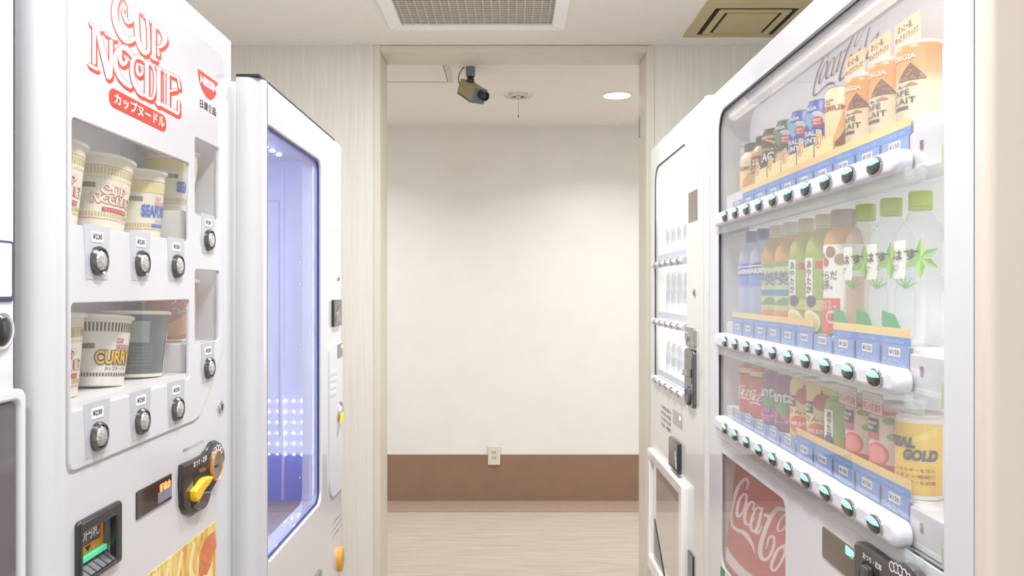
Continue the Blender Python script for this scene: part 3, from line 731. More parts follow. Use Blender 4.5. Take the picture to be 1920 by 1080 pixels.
# ---- noodle cups
R_RIM, R_BASE, H_CUP = 0.0475, 0.036, 0.107
def cup_r(z): return R_BASE + (R_RIM - 0.003 - R_BASE) * z / H_CUP
def noodle_cup(label, u, y, z, base, bands, deco, tilt=0.0, rz=0.0, h=H_CUP, wide=1.0):
    M = Matrix.Translation((-NX, NY0, 0)) @ Matrix.Rotation(PI / 2, 4, 'Z') @ Matrix.Translation((u, y, z))
    t = thing('noodle_cup', label, 'noodle cup', M.to_translation(), 0, 'noodle cups on display')
    t.rotation_euler = (Matrix.Rotation(PI / 2, 4, 'Z') @ Matrix.Rotation(tilt, 4, 'Y') @ Matrix.Rotation(rz, 4, 'Z')).to_euler()
    rr = lambda q: cup_r(q) * wide
    obj('cup_body', MB().lathe([(rr(0) - 0.002, 0), (rr(0), 0.002), (rr(h), h - 0.003)], 36), base, t)
    obj('rim', MB().lathe([(rr(h), h - 0.005), (rr(h) + 0.0035, h - 0.004), (rr(h) + 0.0035, h), (rr(h), h + 0.0012), (rr(h) - 0.003, h + 0.001), (0.001, h + 0.0012)], 36), mat('cup_rim', (236, 233, 226), 0.35), t)
    fn = wrapper(rr, 0.0004)
    for (name, zz0, zz1, m, dash) in bands:
        mb = MB()
        if dash:
            n = dash
            for k in range(n):
                s0 = 2 * PI * rr(0.05) * (k / n - 0.5); patch(mb, fn, s0, s0 + 2 * PI * rr(0.05) / n * 0.55, zz0, zz1, 1)
        else:
            patch(mb, fn, -PI * rr(0.05), PI * rr(0.05), zz0, zz1, 36)
        obj(name, mb, m, t, False)
    deco(t, wrapper(rr, 0.0007), wrapper(rr, 0.0011))
    return t
cupw = mat('cup_paper', (228, 223, 206), 0.45)
gold = mat('gold_print', (196, 182, 112), 0.4); paleg = mat('pale_gold_print', (222, 210, 150), 0.45); pinkr = mat('crimson_print', (196, 62, 84), 0.4)
bluep = mat('blue_print', (70, 104, 190), 0.4); navyp = mat('navy_print', (40, 56, 80), 0.35); yel = mat('yellow_print', (236, 190, 40), 0.4)
metalp = mat('silver_sticker', (150, 138, 126), 0.2, metal=0.6)
def logo_on(t, f1, f2, sc, zc, wd, red, white):
    a, b = MB(), MB()
    def fn(px, py, k):
        x, z = logo_norm(px, py); return (f1 if k == 0 else f2)(sc + (x - 0.5) * wd, zc + (z - 0.25) * wd)
    for P, w_ in LOGO:
        for k in range(2):
            for q in stroke([(x + 1.5 * k, y + 4 * k) for x, y in P], w_, True, 1.6, 3): a.add(orient([fn(p[0], p[1], 0) for p in q]), [tuple(range(len(q)))])
        for q in stroke(P, w_, True, 0, 3): b.add(orient([fn(p[0], p[1], 1) for p in q]), [tuple(range(len(q)))])
    obj('logo_outline', a, red, t, False); obj('logo_lettering', b, white, t, False)
def orient(q):
    n = Vector((0, 0, 0))
    for i in range(1, len(q) - 1): n += (Vector(q[i]) - Vector(q[0])).cross(Vector(q[i + 1]) - Vector(q[0]))
    c = sum((Vector(p) for p in q), Vector()) / len(q)
    return q if n.x * c.x + n.y * c.y > 0 else q[::-1]
STD = [('gold_band', 0.078, 0.088, gold, 60), ('gold_band', 0.0715, 0.0745, paleg, 60), ('gold_band', 0.018, 0.024, gold, 60), ('thin_line', 0.0895, 0.0902, pinkr, 0), ('thin_line', 0.0145, 0.0152, pinkr, 0)]
def d_plain(t, f1, f2):
    logo_on(t, f1, f2, 0.004, 0.046, 0.068, pinkr, cupw)
    p = MB(); patch(p, f1, -0.012, 0.030, 0.0255, 0.0315, 8); obj('pill', p, pinkr, t, False)
    obj('pill_lettering', txt(MB(), 'カップヌードル', -0.009, 0.027, 0.0265, 0.0305, wrap=f2), cupw, t, False)
    p = MB(); patch(p, f1, -0.044, -0.022, 0.058, 0.065, 4); obj('silver_sticker', p, metalp, t, False)
def d_sea(t, f1, f2):
    a = MB(); patch(a, f1, -0.022, 0.040, 0.086, 0.072, 2); 
    obj('tint_band', patch(MB(), f1, -0.11, 0.11, 0.072, 0.088, 30), paleg, t, False)
    obj('lettering', txt(MB(), 'CUP\nNOODLE', -0.002, 0.026, 0.052, 0.066, wrap=f2, bold=0.03), mat('pink_print', (218, 140, 150), 0.4), t, False)
    obj('logo_shadow', txt(MB(), 'SEAFOOD', -0.024, 0.036, 0.033, 0.053, wrap=f1, bold=0.09), mat('pale_blue_print', (150, 172, 220), 0.4), t, False)
    obj('logo_lettering', txt(MB(), 'SEAFOOD', -0.024, 0.035, 0.034, 0.053, wrap=f2, bold=0.04), bluep, t, False)
    obj('lettering', txt(MB(), 'NOODLE', 0.001, 0.028, 0.0255, 0.031, wrap=f2), GREYINK, t, False)
    p = MB(); patch(p, f1, -0.006, 0.030, 0.018, 0.0235, 8); obj('pill', p, bluep, t, False)
    p = MB(); patch(p, f1, -0.044, -0.022, 0.058, 0.065, 4); obj('silver_sticker', p, metalp, t, False)
def d_curry(t, f1, f2):
    obj('lettering', txt(MB(), 'CUP\nNOODLE', 0.004, 0.030, 0.052, 0.068, wrap=f2, bold=0.03), pinkr, t, False)
    obj('logo_shadow', txt(MB(), 'CURRY', -0.0245, 0.037, 0.0295, 0.0515, wrap=f1, bold=0.11), mat('dark_brown_print', (64, 56, 50), 0.4), t, False)
    obj('logo_lettering', txt(MB(), 'CURRY', -0.023, 0.035, 0.031, 0.0505, wrap=f2, bold=0.03), yel, t, False)
    obj('lettering', txt(MB(), 'カップヌードル', -0.010, 0.026, 0.0225, 0.0275, wrap=f2, bold=0.02), INK, t, False)
    p = MB(); patch(p, f1, -0.046, -0.024, 0.053, 0.060, 4); obj('silver_sticker', p, metalp, t, False)
DARKB = [('dark_band', 0.077, 0.090, mat('dark_dash', (90, 84, 78), 0.4), 54), ('dark_band', 0.014, 0.019, mat('dark_dash', (90, 84, 78), 0.4), 60)]
teal = mat('slate_teal_print', (66, 86, 92), 0.3); tan = mat('tan_print', (198, 150, 100), 0.4)
def d_dark(t, f1, f2):
    obj('back_label', patch(MB(), f1, -0.052, -0.018, 0.055, 0.088, 8), mat('pale_label', (142, 158, 158), 0.4), t, False)
    for k in range(6):
        obj('lettering', txt(MB(), 'スープの素材と作り方', -0.052, -0.012, 0.018 + k * 0.0055, 0.0215 + k * 0.0055, wrap=f2), mat('pale_teal_print', (120, 142, 146), 0.4), t, False)
    obj('lettering', txt(MB(), 'NOODLE', -0.046, -0.012, 0.091, 0.096, wrap=f2), bluep, t, False)
    obj('cream_panel', patch(MB(), f1, 0.020, 0.06, 0.012, 0.07, 8), mat('cream_print', (226, 214, 190), 0.4), t, False)
    obj('lettering', txt(MB(), 'CUP\nNOODLE', 0.018, 0.034, 0.036, 0.058, wrap=f2, bold=0.03), pinkr, t, False)
def d_red(t, f1, f2):
    obj('picture_band', patch(MB(), f1, -0.05, 0.05, lambda s: 0.012 + 0.004 * math.sin(s * 120), lambda s: 0.045 + 0.012 * math.sin(s * 60), 24), tan, t, False)
    obj('lettering', txt(MB(), '麺職人', -0.02, 0.03, 0.056, 0.088, wrap=f2, bold=0.05), mat('pink_white_print', (232, 196, 190), 0.4), t, False)
    obj('lettering', txt(MB(), '醤油', -0.01, 0.02, 0.046, 0.056, wrap=f2, bold=0.02), mat('mint_print', (170, 196, 180), 0.4), t, False)
cols_u = [0.1025, 0.228, 0.354, 0.4926]
cy_ = 0.062
noodle_cup('cream noodle cup leaning at the left end of the upper window', cols_u[0] - 0.004, cy_, 1.437, cupw, STD, d_plain, 0.07, rz=-0.7)
noodle_cup('tilted cream noodle cup with red psychedelic lettering in the upper window', cols_u[1], cy_, 1.436, cupw, STD, d_plain, 0.14, rz=-0.66)
noodle_cup('cream noodle cup with blue lettering standing beside the tilted red one', cols_u[2], cy_, 1.4345, cupw, [STD[2], STD[3], STD[4]], d_sea, rz=-0.34)
noodle_cup('cream noodle cup with blue lettering raised on the ledge of the upper window', cols_u[3], cy_, 1.4885, cupw, [STD[2], STD[3], STD[4]], d_sea, rz=-0.36)
noodle_cup('cream noodle cup with yellow and pink print at the left end of the lower window', cols_u[0] - 0.002, cy_, 1.2165, cupw, STD, d_plain, rz=-0.7)
noodle_cup('white noodle cup with big yellow lettering in the lower window', cols_u[1], cy_, 1.2165, mat('cup_white', (232, 229, 222), 0.45), DARKB, d_curry, 0.10, h=0.1, rz=-0.6)
noodle_cup('dark slate noodle cup with wide rim in the lower window', cols_u[2], cy_, 1.2165, teal, [('white_foot', 0.001, 0.006, cupw, 0)], d_dark, 0.05, h=0.103, wide=1.08, rz=-0.3)
noodle_cup('red and tan noodle cup raised on the ledge of the lower window', cols_u[3], cy_, 1.2645, mat('cup_red', (176, 92, 84), 0.4), [('white_foot', 0.001, 0.005, cupw, 0)], d_red, rz=-0.7)

# ================================================================== white glass-door machine with blue light (left, further)
GX, GY, GW, GTOP = 0.48, 1.602, 0.77, 1.77
guv = left_uv(GX, GY)
gm2 = thing('vending_machine', 'white vending machine with tall blue-lit empty glass window', 'vending machine', (-GX, GY, 0), PI / 2)
gw = (guv(503, 0)[0], guv(603, 0)[0], 0.807, 1.686)
obj('door', plate(rrect(0.035, GW, 0.10, GTOP, 0.002, 3), [rrect(*gw, (0.012, 0.03, 0.03, 0.004), 5)], 0.05, 0, 0.005, 0.003), WHITE, gm2)
corner_post(gm2, 0.035, 0.0, 0.035, 0.05, 0.10, GTOP, WHITE)
lav = mat('lavender_liner', (222, 222, 236), 0.25, coat=0.4)
bluel = mat('blue_liner', (132, 150, 218), 0.25, coat=0.4)
CX0, CX1, CD = 0.02, 0.692, 0.42        # cavity: x range, depth
obj('cabinet', plate(rrect(0.0, GW, 0.05, 1.762, 0.003, 2), [rrect(CX0, CX1, 0.76, 1.72, 0.006)], 0.73, 0.05, 0.002, 0.001), WHITE, gm2)
obj('liner_back', MB().box(CX0, CX1, CD, CD + 0.006, 0.76, 1.72), lav, gm2, False)
obj('liner_floor', MB().box(CX0, CX1, 0.05, CD, 0.758, 0.764), mat('brown_tray', (150, 132, 124), 0.35, noise=0.08, scale=14, stretch=(1, 6, 1)), gm2, False)
obj('liner_side', MB().box(CX1 - 0.006, CX1 - 0.001, 0.05, CD, 0.90, 1.72), lav, gm2, False)
obj('liner_side', MB().box(CX1 - 0.006, CX1 - 0.001, 0.05, CD, 0.764, 0.90), bluel, gm2, False)
obj('liner_ceiling', MB().box(CX0, CX1, 0.05, CD, 1.712, 1.718), lav, gm2, False)
for y, h in ((0.052, 1.70), (0.142, 1.70)):
    obj('side_rail', MB().box(CX1 - 0.014, CX1 - 0.006, y, y + 0.006, 0.77, h, b=0.001), mat('rail_white', (226, 226, 240), 0.3), gm2)
obj('side_panel_line', MB().box(CX1 - 0.009, CX1 - 0.006, 0.155, 0.158, 0.95, 1.60), mat('rail_grey', (170, 172, 196), 0.4), gm2, False)
obj('side_panel_line', MB().box(CX1 - 0.009, CX1 - 0.006, 0.155, 0.22, 1.60, 1.604), mat('rail_grey', (170, 172, 196), 0.4), gm2, False)
for z in (1.43, 1.37, 1.20, 0.83):
    obj('rivet', xf(MB().lathe([(0.004, 0), (0.004, 0.001), (0.001, 0.002)], 12), Matrix.Translation((CX1 - 0.006, 0.10, z)) @ Matrix.Rotation(-PI / 2, 4, 'Y')), CHROME, gm2)
obj('window_pane', plate(rrect(gw[0] + 0.001, gw[1] - 0.001, gw[2] + 0.001, gw[3] - 0.001, (0.011, 0.029, 0.029, 0.003), 5), [], 0.004, 0.012, 0), glass('blue_tinted_glass', tint=(244, 246, 253), ior=1.5), gm2)
obj('window_gasket', plate(rrect(gw[0] - 0.001, gw[1] + 0.001, gw[2] - 0.001, gw[3] + 0.001, (0.012, 0.03, 0.03, 0.004), 5), [rrect(gw[0] + 0.005, gw[1] - 0.006, gw[2] + 0.005, gw[3] - 0.006, (0.008, 0.026, 0.026, 0.002), 5)], 0.004, 0.006, 0.001), mat('deep_blue_gasket', (26, 30, 104), 0.3), gm2)
ledw = mat('cool_led', (236, 242, 255), 0.5, emit=60.0, ecol=(214, 226, 255)); led_and_refl = mat('cool_led_soft', (236, 242, 255), 0.5, emit=18.0, ecol=(206, 218, 255))
dot = None
for c in range(6):
    for r in range(6):
        rad = (0.0090, 0.0046, 0.0034, 0.003, 0.0026, 0.0024)[c]
        o = obj('led', xf(MB().lathe([(rad, 0), (rad * 0.8, 0.002), (0.0005, 0.003)], 10), Matrix.Translation((CX1 - 0.006, 0.069 + c * 0.0232, 0.896 + r * 0.0298)) @ Matrix.Rotation(-PI / 2, 4, 'Y')), ledw if c == 0 else led_and_refl, gm2)  # first column LEDs; other columns are their reflections built as glowing dots
for r in range(2):
    for k in range(9):
        obj('led', MB().lathe([(0.0005, -0.004), (0.006, -0.003), (0.007, 0)], 10, c=(0.09 + k * 0.06, 0.075 + r * 0.05, 1.712)), led_and_refl, gm2)
obj('led_strip', MB().box(0.06, 0.45, 0.054, 0.062, 1.703, 1.711, b=0.001), mat('cool_strip', (240, 244, 255), 0.5, emit=22.0, ecol=(196, 206, 255)), gm2)
obj('led_strip', MB().box(CX0 + 0.01, CX0 + 0.018, 0.054, 0.062, 0.80, 1.70, b=0.001), mat('blue_strip', (220, 226, 255), 0.5, emit=60.0, ecol=(206, 212, 255)), gm2)  # added strip, hidden on the near wall, brightens the cavity
# controls on the far strip of the door
dl = obj('seam_plate', plate(rrect(guv(621, 0)[0], guv(638, 0)[0], guv(630, 432)[1], guv(630, 378)[1], 0.002), [], 0.001, -0.0008, 0.0004), WHITE2, gm2)
knob(gm2, *guv(633.5, 522), 0.008, 0)
cs = obj('card_slot', plate(rrect(guv(621.5, 0)[0], guv(636, 0)[0], guv(628, 612)[1], guv(628, 562)[1], 0.004), [], 0.008, -0.008, 0.003), BLACK, gm2)
obj('card_chute', plate([(guv(624, 0)[0], guv(628, 603)[1]), (guv(634, 0)[0], guv(628, 603)[1]), (guv(629, 0)[0], guv(628, 574)[1])], [], 0.002, -0.0095), STEEL, cs)
ca, cb = guv(616, 0)[0], min(guv(645, 0)[0], GW - 0.004)
op = obj('control_panel', plate(rrect(ca, cb, guv(630, 925)[1], guv(630, 641)[1], (0.06, 0.02, 0.01, 0.02), 7), [], 0.004, -0.004, 0.002), GREY, gm2)
obj('screen', plate(rrect(guv(630, 0)[0], cb - 0.006, guv(636, 669)[1], guv(636, 644)[1], 0.002), [], 0.002, -0.0055), mat('lcd_dark', (116, 112, 116), 0.2), op)
obj('screen_glow', plate(ellipse(cb - 0.018, guv(636, 650)[1], 0.007, 0.005, 14), [], 0.0005, -0.0062), mat('amber_glow', (255, 214, 176), 0.4, emit=1.5), op)
kpz1, kpz0 = guv(628, 690)[1], guv(628, 740)[1]
for i in range(4):
    for j in range(3):
        x = ca + 0.018 + j * 0.026; z = kpz1 - (i + 0.5) * (kpz1 - kpz0) / 4
        obj('key', plate(rrect(x - 0.009, x + 0.009, z - 0.006, z + 0.006, 0.002), [], 0.002, -0.0055, 0.001), WHITE2, op)
kb = obj('coin_knob', xf(MB().lathe([(0.03, 0), (0.03, 0.004), (0.024, 0.009), (0.001, 0.008)], 24), rot(*(lambda q: (q[0], -0.004, q[1]))(guv(634, 772)))), CHROME, op)
q_ = guv(631, 782)
obj('coin_lever', plate([(q_[0] - 0.018, q_[1] - 0.014), (q_[0] + 0.006, q_[1] - 0.006), (q_[0] + 0.006, q_[1] + 0.012), (q_[0] - 0.012, q_[1] + 0.004)], [], 0.008, -0.020, 0.002), yel, op)
q_ = guv(635, 1048)
ob = obj('coin_return', plate(ellipse(q_[0], q_[1], 0.026, 0.034, 22), [], 0.012, -0.012, 0.004), mat('orange_return', (226, 160, 48), 0.35), gm2)
obj('return_cup', plate(ellipse(q_[0] - 0.002, q_[1] + 0.001, 0.017, 0.024, 20), [], 0.002, -0.0135, 0.001), mat('tan_cup', (176, 140, 110), 0.3), ob)
for k in range(3):
    z = guv(632, 972 + k * 12)[1]
    obj('notice_lettering', txt(MB(), 'ご利用方法', guv(624, 0)[0], guv(641, 0)[0], z - 0.003, z + 0.003, -0.0004), GREYINK, gm2, False)
q_ = guv(592, 1074)
obj('flap_frame', plate(rrect(0.10, guv(600, 0)[0], 0.42, guv(600, 1064)[1], 0.012), [], 0.012, -0.006, 0.004), STEEL, gm2)
obj('top_gasket', MB().box(0.0, 0.70, 0.004, 0.05, GTOP, GTOP + 0.006, b=0.001), GASKET, gm2)

# ================================================================== edge machine at the far left of the frame
EX, EY1 = 0.552, 0.925
em = thing('vending_machine', 'white vending machine cut off by the left edge of the picture', 'vending machine', (-EX, EY1 - 1.0, 0), PI / 2)
euv = left_uv(EX, EY1 - 1.0)
obj('cabinet', MB().box(0, 1.0, 0.06, 0.80, 0.05, 1.83, b=0.004), WHITE, em)
obj('door', plate(rrect(0, 1.0, 0.10, 1.83, 0.004, 3), [], 0.06, 0, 0.008), WHITE, em)
sx1 = euv(22, 0)[0]
sc_ = obj('poster_frame', plate(rrect(sx1 - 0.30, sx1, euv(20, 566)[1], euv(20, 452)[1], 0.003), [], 0.002, -0.002, 0.001), mat('navy_frame', (44, 52, 92), 0.3), em)
obj('poster', plate(rrect(sx1 - 0.29, sx1 - 0.004, euv(20, 556)[1], euv(20, 457)[1], 0.002), [], 0.0006, -0.0026), mat('pale_poster', (222, 228, 236), 0.2, noise=0.06, scale=40), sc_)
bx_, bz_ = euv(0, 620)
br_ = obj('button_bezel', xf(MB().lathe([(0.024, 0), (0.024, 0.002), (0.0195, 0.004), (0.018, 0.003)], 32), rot(euv(-2, 0)[0] - 0.0, -0.0005, bz_)), GREY, em)
obj('button_face', xf(MB().lathe([(0.0178, 0.002), (0.015, 0.005), (0.008, 0.007), (0.001, 0.0075)], 28), rot(euv(-2, 0)[0], -0.0005, bz_)), mat('dark_button', (70, 68, 70), 0.15, metal=0.7, bump=0.6, scale=150), br_)
fz = euv(24, 735)[1]
fl_ = obj('flap_surround', plate(rrect(0.30, euv(46, 0)[0] - 0.012, 0.45, fz + 0.004, 0.012), [rrect(0.32, euv(26, 0)[0] - 0.004, 0.47, fz - 0.008, 0.01)], 0.012, -0.010, 0.004, 0.003), WHITE2, em)
obj('flap', plate(rrect(0.322, euv(26, 0)[0] - 0.006, 0.472, fz - 0.010, 0.01), [], 0.004, -0.006, 0.002), mat('smoked_flap', (96, 92, 94), 0.15, coat=0.6), fl_)
obj('foot_plate', MB().box(0.01, 0.99, 0.05, 0.06, 0.0, 0.10), DGREY, em)

# ================================================================== drinks machine (right, near)
KX, KY0, KW, KTOP = 0.50, 2.037, 1.175, 1.83
kuv = right_uv(KX, KY0)
km = thing('vending_machine', 'white drinks vending machine with three rows of bottles and cans', 'vending machine', (KX, KY0, 0), -PI / 2)
kg = (kuv(1347, 0)[0], kuv(1768.5, 0)[0], kuv(1347, 800)[1], kuv(1387, 180)[1] + 0.002)     # glass opening
rp = (kuv(1352.5, 0)[0], kuv(1472, 0)[0], 0.712, kuv(1352, 848)[1])                          # red panel opening
obj('door', plate(rrect(0, KW - 0.015, 0.10, KTOP, 0.002, 3), [rrect(*kg, (0.012, 0.004, 0.004, 0.05), 6), rrect(*rp, (0.03, 0.02, 0.02, 0.004), 5)], 0.12, 0, 0.004, 0.002), WHITE, km)
corner_post(km, KW - 0.015, KW, 0.015, 0.12, 0.10, KTOP, mat('cream_edge', (214, 202, 188), 0.2, coat=0.7))  # beige wall's reflection painted into the edge colour
obj('cabinet', MB().box(0.002, KW - 0.006, 0.12, 0.74, 0.05, KTOP - 0.004, b=0.003), WHITE, km)
obj('side_panel', MB().box(KW - 0.005, KW, 0.12, 0.74, 0.05, KTOP - 0.004), mat('beige_side', (196, 180, 164), 0.25, coat=0.5), km, False)  # reflection of the beige wall put into the panel colour
obj('kick_plate', MB().box(0.01, KW - 0.02, 0.05, 0.06, 0.0, 0.10), DGREY, km)
liner = mat('display_liner_backlit', (236, 235, 238), 0.4, emit=0.28)  # glow added to brighten the wall behind the bottles
obj('display_back', MB().box(kg[0] - 0.004, kg[1] + 0.004, 0.074, 0.08, kg[2] - 0.004, kg[3] + 0.004), liner, km, False)
obj('window_gasket', plate(rrect(kg[0] - 0.001, kg[1] + 0.001, kg[2] - 0.001, kg[3] + 0.001, (0.012, 0.004, 0.004, 0.05), 6), [rrect(kg[0] + 0.004, kg[1] - 0.001, kg[2] + 0.001, kg[3] - 0.005, (0.009, 0.003, 0.003, 0.046), 6)], 0.004, 0.001, 0.001), GASKET, km)
obj('window_pane', plate(rrect(kg[0] + 0.001, kg[1] - 0.001, kg[2] + 0.001, kg[3] - 0.001, (0.012, 0.004, 0.004, 0.05), 6), [], 0.002, 0.0055, 0), PANE2, km)
obj('tube_light', MB().tube([(kg[0] + 0.05, 0.024, kg[3] - 0.016), (kg[1] - 0.01, 0.024, kg[3] - 0.016)], 0.012, 16), mat('display_tube', (240, 238, 236), 0.4, emit=0.3), km)
obj('tube_socket', MB().tube([(kg[0] + 0.038, 0.024, kg[3] - 0.016), (kg[0] + 0.05, 0.024, kg[3] - 0.016)], [0.011, 0.014], 16), WHITE2, km)
for z0, z1 in ((1.30, 1.44), (1.07, 1.17), (1.58, 1.70)):   # ribs of the left inner wall
    obj('inner_rib', MB().tube(catmull([(kg[0] + 0.03, 0.055, z0), (kg[0] + 0.028, 0.055, z0 + 0.05), (kg[0] + 0.024, 0.055, z1 - 0.02), (kg[0] + 0.03, 0.055, z1)], 4), [0.012] * 12 + [0.004], 10), WHITE2, km)
obj('light_strip', MB().box(kg[1] - 0.006, kg[1] - 0.0005, 0.012, 0.022, kg[2] + 0.02, kg[3] - 0.06), mat('display_led', (255, 253, 250), 0.5, emit=3.5), km, False)  # added, unseen strip lighting the drinks from the near side
# script on the back wall
P_ = MB(); bx0, bx1 = 0.60, 1.20
def back_script(a, b):
    return (0.492 + a * 0.285, 0.0725, 1.712 + b * 0.070 / SCRIPT_H)
_LIFT[0] = 0
darkred = mat('dark_red_print', (120, 40, 48), 0.4)
for P, wd in SCRIPT: polys_to(P_, [[script_unit(*a) for a in q] for q in stroke(P, [v * 0.6 for v in wd] if isinstance(wd, list) else wd * 0.6, True)], back_script)
obj('script_lettering', P_, darkred, km, False)
# shelves, rails, buttons, price cards
COLX = [0.212 + 0.0826 * i for i in range(10)]
ROWS = {'T': 1.517, 'M': 1.238, 'B': 1.045}
cardm = mat('price_card_blue', (116, 154, 214), 0.35, noise=0.03, scale=120); cardl = mat('rail_blue', (88, 140, 216), 0.35)
orang = ramp_mat('rail_orange', 'X', [(0.1, (246, 212, 150)), (0.35, (248, 224, 150)), (0.6, (244, 200, 132)), (0.85, (248, 226, 150)), (1.1, (242, 198, 130))])
teal_led = mat('mint_button_light', (166, 232, 216), 0.2, emit=0.30, ecol=(150, 236, 214))
bshade = mat('smoked_button', (92, 92, 92), 0.08, metal=0.85)
btn_ring = None
oval = Matrix.Diagonal((1.0, 1.0, 1.0, 1.0))
def half_oval(rx, rz, up):
    n = 14
    return [(rx * math.cos(PI * k / n), (rz if up else -rz) * math.sin(PI * k / n) + (0.0014 if up else 0.0010)) for k in range(n + 1)]
def crescent(rx, rz):
    n = 12; up = [(rx * math.cos(PI * (0.09 + 0.82 * k / n)), rz * math.sin(PI * (0.09 + 0.82 * k / n))) for k in range(n + 1)]
    lo = [(-rx * 0.93 + 2 * rx * 0.93 * k / n, rz * 0.32 - rz * 0.30 * math.sin(PI * k / n)) for k in range(1, n)]
    return up + lo
def dome(outline, h, m, name, parent, loc):
    """low dome over an outline in (x, z)"""
    outline = ccw(outline); mb = MB(); cxx = sum(p[0] for p in outline) / len(outline); czz = sum(p[1] for p in outline) / len(outline)
    n = len(outline); rings = [(1.0, 0.0), (0.86, 0.6), (0.6, 0.9), (0.25, 1.0)]
    for s_, hh in rings:
        mb.v += [(cxx + (x - cxx) * s_ + loc[0], loc[1] - h * hh, czz + (z - czz) * s_ + loc[2]) for x, z in outline]
    for r in range(len(rings) - 1):
        for k in range(n):
            k2 = (k + 1) % n; mb.f.append((r * n + k, r * n + k2, (r + 1) * n + k2, (r + 1) * n + k)); mb.m.append(0)
    mb.f.append(tuple((len(rings) - 1) * n + k for k in range(n))); mb.m.append(0)
    return obj(name, mb, m, parent, True, 60)
PRICE = {'T': ['160', '160', '160', '160', '160', '160', '160', '150', '150', '150'], 'M': ['160', '160', '160', '160', '200', '200', '200', '150', '150', '150'], 'B': ['160', '160', '160', '160', '160', '160', '160', '150', '150', '150']}
for row, z in ROWS.items():
    x0, x1 = kg[0] + 0.018, COLX[9] + 0.055
    bar = obj('button_bar', MB().add(*(lambda g: ([(a, b - 0.016, c) for a, b, c in g[0]], g[1]))(plate_geo(rrect(x0, x1, z - 0.0165, z + 0.0165, 0.0164, 8), [], 0.0225, 0.0085, nb=5))), WHITE2, km)
    obj('clear_rail', plate(rrect(x0, x1 + 0.05, z - 0.034, z - 0.016, 0.004), [], 0.006, -0.010, 0.002), CLEAR, km)
    obj('shelf', MB().box(kg[0] + 0.004, kg[1] - 0.004, 0.010, 0.073, z - 0.012, z - 0.006), mat('shelf_white', (228, 227, 228), 0.35), km)
    ztop_ = {'T': 1.574, 'M': 1.2805, 'B': 1.0835}[row]
    obj('product_step', MB().box(kg[0] + 0.02, kg[1] - 0.075, 0.0145, 0.073, z - 0.006, ztop_, b=0.002), mat('shelf_white', (228, 227, 228), 0.35), km)
    # end bracket
    eb = obj('shelf_bracket', plate(rrect(x1 - 0.018, kg[1] - 0.002, z - 0.008, z + 0.036, 0.002), [], 0.06, 0.011, 0.002), WHITE2, km)
    obj('bracket_clip', MB().box(x1 + 0.012, x1 + 0.017, 0.009, 0.0125, z + 0.010, z + 0.022), mat('maroon_clip', (132, 64, 72), 0.4), eb, False)
    obj('green_tag', MB().box(kg[1] - 0.020, kg[1] - 0.004, 0.0085, 0.0105, z - 0.022, z + 0.008), mat('lime_tag', (190, 206, 140), 0.4), eb, False)
    obj('bracket_hook', MB().tube(catmull([(x1 + 0.004, 0.0, z - 0.012), (x1 + 0.012, -0.004, z - 0.024), (x1 + 0.034, -0.004, z - 0.028), (x1 + 0.038, 0.002, z - 0.014)], 4), 0.006, 10), CLEAR, eb)
    cz = {'T': (1.529, 1.552), 'M': (1.253, 1.2815), 'B': (1.061, 1.089)}[row]
    for i, x in enumerate(COLX):
        b = obj('button', xf(MB().lathe([(1.0, 0), (1.0, 0.5), (0.9, 0.9), (0.84, 0.9)], 26), Matrix.Translation((x, -0.0155, z)) @ Matrix.Diagonal((0.0240, 0.0035, 0.0130, 1)) @ Matrix.Rotation(PI / 2, 4, 'X')), CHROME, km)
        dome(ellipse(0, 0, 0.0216, 0.0114, 26), 0.0036, bshade, 'button_shade', b, (x, -0.0178, z))
        dome(crescent(0.0214, 0.0112), 0.0016, teal_led, 'button_light', b, (x, -0.0203, z))
        cd = obj('price_card', plate(rrect(x - 0.037, x + 0.037, cz[0], cz[1], 0.001), [], 0.0012, 0.0095), cardm, km)
        zt = cz[1] - 0.003; hh = 0.0115
        obj('price_tag', plate(rrect(x - 0.016, x + 0.016, zt - hh, zt, 0.001), [], 0.0006, 0.0089), WINK, cd)
        obj('price_lettering', txt(MB(), '¥' + PRICE[row][i], x - 0.0135, x + 0.0135, zt - hh + 0.0025, zt - 0.0022, 0.0086, 0.01), INK, cd, False)
        obj('cold_lettering', txt(MB(), 'つめた〜い', x - 0.032, x + 0.033, cz[0] + 0.002, zt - hh - 0.0012, 0.0089, 0.0), mat('pale_ink', (196, 216, 240), 0.4), cd, False)
        strip_on = {'T': i >= 1, 'M': i != 6, 'B': i >= 5}[row]
        if strip_on:
            o1 = obj('name_strip', plate(rrect(x - 0.0411, x + 0.0411, cz[1] + 0.0006, cz[1] + 0.0115, 0), [], 0.001, 0.0100), cardl, km)
            obj('name_lettering', txt(MB(), {'T': 'Café au Lait', 'M': 'Natural Water', 'B': 'Fruit Drink'}[row], x - 0.026, x + 0.026, cz[1] + 0.0035, cz[1] + 0.0085, 0.0097), mat('pale_ink', (196, 216, 240), 0.4), o1, False)
            obj('colour_strip', plate(rrect(x - 0.0411, x + 0.0411, cz[1] + 0.0115, cz[1] + 0.023, 0), [], 0.001, 0.0100), orang, km)
